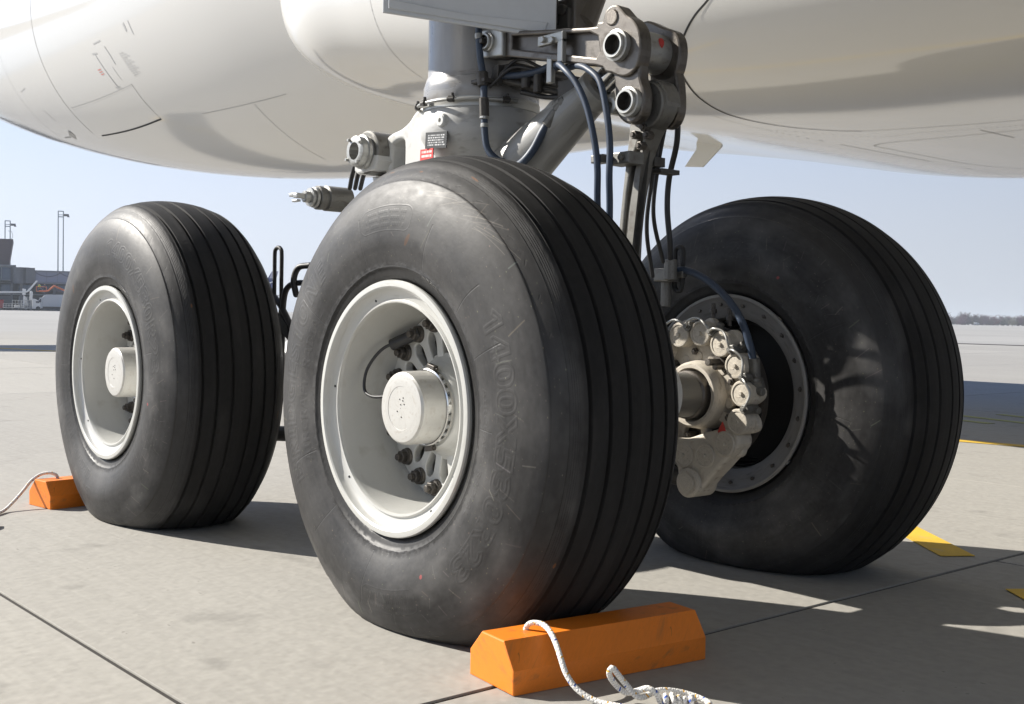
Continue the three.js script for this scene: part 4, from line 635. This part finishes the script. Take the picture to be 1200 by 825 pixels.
{
  const t = thing('box_truck', 'pale grey box truck parked under the boarding bridge, half hidden by the left tyre', 'truck', at(10.4, -2), FT);
  mesh('cargo_box', plate([[-.6, .95], [6.3, .95], [6.3, 3.75], [.2, 3.75], [-.25, 3.6], [-.6, 3.2]], -1.2, 1.2, .06, 2), K.van, t);
  const cab = mesh('cab', plate([[-2.9, .55], [-.6, .55], [-.6, 3.1], [-1.15, 3.0], [-1.75, 1.95], [-2.75, 1.55]], -1.1, 1.1, .08, 2), K.van, t);
  mesh('side_window', plate([[-1.62, 1.95], [-.95, 1.95], [-.95, 2.75], [-1.2, 2.75]], 1.09, 1.12, 0, 1), K.navy, cab);
  mesh('chassis', box(-2.6, 6.1, .45, .95, -.9, .9), K.dark, t);
  for (const x of [-1.6, 4.6]) for (const z of [-1, 1]) mesh('wheel', wheelGeo(x, .5, z, .52, .3), K.tyre, t);
}
{
  const t = thing('boom_lift', 'orange articulated boom lift reaching up behind the grey box truck', 'boom lift', at(14, -5), FT);
  mesh('boom', [rod([5.2, 2.8, 0], [-1.5, 5.9, 0], .2, .2), rod([-1.5, 5.9, 0], [-2.9, 4.6, 0], .2, .18), rod([-2.9, 4.6, 0], [-4.8, 4.55, 0], .17)], K.orange, t);
  mesh('chassis', box(2.2, 5.6, .6, 2.4, -1, 1), K.orange, t);
  mesh('basket', [box(-5.4, -3.2, 4.45, 4.6, -.5, .5), ...[-5.4, -3.2].map(x => rod([x, 4.5, .5], [x, 5.6, .5], .05)), rod([-5.4, 5.6, .5], [-3.2, 5.6, .5], .05), rod([-5.4, 5.6, -.5], [-3.2, 5.6, -.5], .05)], K.orange, t);
  for (const x of [2.8, 5]) for (const z of [-.9, .9]) mesh('wheel', wheelGeo(x, .5, z, .5, .35), K.tyre, t);
}

// people: one continuous surface from tapered capsules
function person(label, pos, turn, lean, topCol, legCol) {
  const J = [[[0, .95, 0], [0, 1.38, 0], .13, .16], [[-.13, 1.4, 0], [.13, 1.4, 0], .085, .085], [[0, 1.45, 0], [0, 1.55, 0], .06, .06], [[0, 1.63, .01], [0, 1.68, .015], .095, .09], [[-.1, .92, 0], [-.12, .5, .02], .095, .065], [[-.12, .5, .02], [-.12, .08, 0], .065, .045], [[-.12, .05, 0], [-.12, .04, .14], .05, .04],
    [[.1, .92, 0], [.12, .5, .02], .095, .065], [[.12, .5, .02], [.12, .08, 0], .065, .045], [[.12, .05, 0], [.12, .04, .14], .05, .04], [[-.2, 1.4, 0], [-.27, 1.12, .02], .06, .048], [[-.27, 1.12, .02], [-.2, 1.0, lean], .045, .036], [[-.2, 1.0, lean], [-.18, .98, lean + .1], .038, .03], [[.2, 1.4, 0], [.27, 1.12, .02], .06, .048], [[.27, 1.12, .02], [.2, 1.0, lean], .045, .036], [[.2, 1.0, lean], [.18, .98, lean + .1], .038, .03]];
  const n = 44, mc = new MarchingCubes(n, M.dark, false, false, 60000), half = n / 2; mc.isolation = 0;
  for (let z = 0; z < n; z++) for (let y = 0; y < n; y++) for (let x = 0; x < n; x++) {
    const p = [(x - half) / half * .95, (y - half) / half * .95 + .88, (z - half) / half * .95]; let e = 0;
    for (const [a, b, r0, r1] of J) { const d = [b[0] - a[0], b[1] - a[1], b[2] - a[2]], q = [p[0] - a[0], p[1] - a[1], p[2] - a[2]], t = Math.max(0, Math.min(1, (q[0] * d[0] + q[1] * d[1] + q[2] * d[2]) / (d[0] ** 2 + d[1] ** 2 + d[2] ** 2))); e += Math.exp(-26 * (Math.hypot(q[0] - t * d[0], q[1] - t * d[1], q[2] - t * d[2]) - r0 - t * (r1 - r0))); }
    mc.field[x + y * n + z * n * n] = Math.log(Math.max(e, 1e-30)) / 26;
  }
  mc.update();
  const k = mc.count, g = new THREE.BufferGeometry(), P = new Float32Array(k * 3), C = new Float32Array(k * 3);
  for (let i = 0; i < k; i++) { P[i * 3] = mc.positionArray[i * 3] * .95; P[i * 3 + 1] = mc.positionArray[i * 3 + 1] * .95 + .88; P[i * 3 + 2] = mc.positionArray[i * 3 + 2] * .95; const y = P[i * 3 + 1], c = y > 1.52 ? (y > 1.70 ? [.05, .04, .03] : [.42, .27, .2]) : y > .92 ? topCol : legCol; C.set(c, i * 3); }
  g.setAttribute('position', new THREE.BufferAttribute(P, 3)); g.setAttribute('normal', new THREE.BufferAttribute(mc.normalArray.slice(0, k * 3), 3)); g.setAttribute('color', new THREE.BufferAttribute(C, 3)); g.computeVertexNormals();
  const m = mesh('person', g, std({ vertexColors: true, roughness: .9 })); m.position.set(...pos); m.rotation.y = turn; m.userData.label = label; m.userData.category = 'person';
}
person('person in yellow-green jacket and dark trousers standing in the orange lift basket', at(9.0, -5, 4.6), FT, .22, [.40, .55, .08], [.03, .035, .05]);
person('person in dark clothes standing in the orange lift basket, right of the other', at(10.2, -5, 4.6), FT + .8, .18, [.04, .045, .06], [.03, .03, .04]);
{
  const t = thing('service_vehicle', 'white airport service vehicle with upright front column beside the grey truck', 'service vehicle', at(7.9, -1), FT);
  mesh('body', plate([[-.6, .4], [1.3, .4], [1.3, 1.2], [1.2, 2.0], [.2, 2.7], [-.6, 2.8]], -1, 1, .08, 2), K.white, t);
  mesh('column', plate([[-1.1, 2.4], [-.5, 2.4], [-.4, 4.2], [-.6, 4.55], [-1.05, 4.5]], -.5, .5, .08, 2), K.white, t);
  mesh('window', box(.25, 1.0, 1.75, 2.2, .98, 1.01), K.navy, t);
  for (const x of [-.2, .95]) for (const z of [-.8, .8]) mesh('wheel', wheelGeo(x, .35, z, .36, .25), K.tyre, t);
  const u = thing('stair_unit', 'narrow white stair unit standing between the baggage carts and the service vehicle', 'mobile stairs', at(5.5, -3), FT);
  mesh('frame', [plate([[-.45, 3.6], [.3, 3.6], [.35, 5.0], [-.4, 5.1]], -.6, .6, .05, 1), plate([[-.35, .4], [1.1, .4], [.55, 3.0], [-.2, 3.6]], -.6, .6, .05, 1)], K.white, u);
  pieces('step', Array.from({ length: 9 }, (_, i) => box(-.2 + i * .05, 1.1 - i * .06, .6 + i * .3, .66 + i * .3, .6, .8)), K.steel, u);
  for (const x of [-.2, .9]) mesh('wheel', wheelGeo(x, .25, .5, .26, .2), K.tyre, u);
}
for (let i = 0; i < 3; i++) {
  const t = thing('baggage_cart', ['baggage cart with bare metal frame, leftmost of the three below the terminal', 'baggage cart with bare metal frame, middle one of the three below the terminal', 'baggage cart carrying a dark load, rightmost of the three, by the white stair unit'][i], 'baggage cart', at(1.6 + i * 2.15, 2 + i * .4), FT, 'baggage carts below the terminal');
  mesh('deck', rbox(-.95, .95, .5, .66, -.7, .7, .03), K.steel, t);
  mesh('rail', [...[-.92, -.3, .3, .92].map(x => rod([x, .6, .66], [x, 1.5 + (i > 0 ? .8 : 0), .66], .045)), ...[1.05, 1.5].map(y => rod([-.92, y, .66], [.92, y, .66], .045)), ...(i > 0 ? [rod([-.92, 2.3, .66], [.92, 2.3, .66], .05), rod([-.92, 2.3, -.66], [.92, 2.3, -.66], .05)] : [])], K.steel, t);
  if (i) mesh('load', rbox(-.5, .7, .66, 1.2, -.5, .5, .06), i > 1 ? K.grey : K.white, t);
  mesh('tow_bar', rod([-.95, .4, 0], [-1.25, .3, 0], .05), K.dark, t);
  for (const x of [-.6, .6]) for (const z of [-.6, .6]) mesh('wheel', wheelGeo(x, .25, z, .25, .16), K.tyre, t);
}
{
  const t = thing('equipment_box', 'dark red equipment cabinet on wheels at the left edge below the terminal', 'cabinet', at(-.1, -1), FT);
  mesh('cabinet', rbox(-1.2, .75, .4, 2.4, -.7, .7, .05), K.red, t); mesh('cabinet_door', rbox(-.9, .4, .6, 2.2, .69, .73, .01), K.red, t);
  for (const x of [-.9, .5]) mesh('wheel', wheelGeo(x, .22, .5, .22, .2), K.tyre, t);
}
{ // airliner parked on the next stand: only the wing tip is in the frame
  const t = thing('parked_airliner', 'white wing of another airliner with upturned winglet in front of the terminal', 'airliner', at(-22, 14), FT);
  mesh('fuselage', turned([0, 4.2, 16], [0, 4.2, -16], [[0, 0], [.9, .8], [1.6, 2.5], [1.9, 5], [1.9, 22], [1.4, 27], [.4, 31.5], [0, 32]], 32), K.white, t);
  mesh('wing', plate([[1.5, 3.3], [23.6, 4.0], [24.6, 4.1], [25.0, 4.45], [23.6, 4.32], [1.5, 3.9]], -1.2, 1.2, .05, 2), K.white, t);
  mesh('winglet', plate([[24.4, 4.1], [25.1, 4.45], [26.9, 6.8], [26.5, 6.85], [24.6, 4.45]], -.9, .9, .04, 2), K.white, t);
  const u = thing('distant_airliner', 'distant airliner tail with navy fin between the two outer tyres', 'airliner', at(62, -6), FR.turn);
  mesh('fuselage', turned([-34, 3.4, 0], [2.4, 3.9, 0], [[0, 0], [1.2, 1.2], [1.9, 4], [1.9, 24], [1.3, 31], [.4, 36], [0, 36.3]], 32), K.white, u);
  mesh('fin', plate([[-2.2, 5], [.9, 4.6], [2.4, 10.3], [.9, 10.3]], -.15, .15, .05, 2), col(.045, .06, .16), u);
  mesh('fin_stripe', [plate([[.3, 8.6], [1.95, 8.6], [2.42, 10.32], [.88, 10.32]], -.17, .17, .05, 1)], col(.42, .42, .5), u);
  mesh('fin_emblem', tube([[-1.4, 5.9, .16], [-.6, 6.8, .16], [.6, 7.6, .16], [1.7, 7.9, .16]], .16, 20, 6), K.white, u);
  mesh('tailplane', plate([[-1.5, 4.6], [2.6, 4.4], [2.8, 4.65], [-1.2, 4.9]], -5, 5, .05, 1), K.white, u);
}
// ------------------------------------------------------------------ far edge on the right
const far = (lat, d, y = 0) => V(3.5934, 0, 2.7372).addScaledVector(FR.F, d).addScaledVector(FR.R, lat).setY(y);
{
  let s = 31; const R = () => { s = (Math.imul(s, 1664525) + 1013904223) >>> 0; return s / 4294967296; };
  const pos = [], tri = (a, b, c) => pos.push(...a, ...b, ...c);
  const limb = (a, b, w) => { const d = V(b[0] - a[0], b[1] - a[1], b[2] - a[2]), n = V(R() - .5, R() * .4, R() - .5).cross(d).normalize().multiplyScalar(w); tri([a[0] - n.x, a[1] - n.y, a[2] - n.z], [a[0] + n.x, a[1] + n.y, a[2] + n.z], b); const m = d.clone().cross(n).normalize().multiplyScalar(w); tri([a[0] - m.x, a[1] - m.y, a[2] - m.z], [a[0] + m.x, a[1] + m.y, a[2] + m.z], b); };
  limb([0, 0, 0], [.1, 6.5, 0], .22);
  for (let i = 0; i < 34; i++) {
    const h = .25 + R() * R() * 5.3, a = R() * 2 * PI, L = (1.2 + R() * 2.0) * (1.15 - h / 8), e = [Math.cos(a) * L, h + .9 + R() * 1.6, Math.sin(a) * L]; limb([0, h, 0], e, .085);
    for (let k = 0; k < 16; k++) { const t = .25 + R() * .75, q = [e[0] * t, h + (e[1] - h) * t, e[2] * t]; limb(q, [q[0] + (R() - .5) * 1.5, q[1] + .2 + R() * 1.2, q[2] + (R() - .5) * 1.5], .06); }
  }
  const g = new THREE.BufferGeometry(); g.setAttribute('position', new THREE.Float32BufferAttribute(pos, 3)); g.computeVertexNormals();
  const n = 950, im = new THREE.InstancedMesh(g, col(.17, .135, .14, { roughness: 1 }), n), mt = new THREE.Matrix4();
  for (let i = 0; i < n; i++) { const lat = 130 + R() * 520, d = 660 + R() * 110, k = (.80 + R() * .48) * (.84 + .10 * Math.sin(lat * .055) + .07 * Math.sin(lat * .17 + 1)); mt.compose(far(lat, d, -.1), new THREE.Quaternion().setFromAxisAngle(Y, R() * 6.28), V(k * (1 + R() * .6), k, k * (1 + R() * .6))); im.setMatrixAt(i, mt); im.setColorAt(i, new THREE.Color().setRGB(.8 + R() * .4, .8 + R() * .35, .8 + R() * .4)); }
  im.name = 'tree_line'; im.userData = { label: 'far row of bare brown winter trees along the horizon on the right', category: 'trees', kind: 'stuff' }; im.castShadow = im.receiveShadow = true; scene.add(im);
  const v = thing('distant_van', 'tiny white van far off in front of the bare trees', 'van', far(266.5, 668).toArray(), FR.turn);
  mesh('body', plate([[-1.5, .35], [1.2, .35], [1.25, .9], [.8, 1.05], [.4, 1.6], [-1.5, 1.65]], -.8, .8, .06, 2), K.white, v);
  mesh('window', box(-.2, .45, 1.05, 1.45, .79, .82), K.navy, v);
  for (const x of [-.9, .75]) for (const z of [-.7, .7]) mesh('wheel', wheelGeo(x, .3, z, .3, .2), K.tyre, v);
}
const FOG = 0.00035;
if (FOG) scene.fog = new THREE.FogExp2(new THREE.Color().setRGB(.80, .86, .92), FOG);

// ------------------------------------------------------------------ render
const renderer = new THREE.WebGLRenderer({ antialias: true });
renderer.setSize(1024, 704); renderer.shadowMap.enabled = true;
renderer.toneMapping = THREE.LinearToneMapping; renderer.toneMappingExposure = EXPOSURE;
renderer.render(scene, camera);
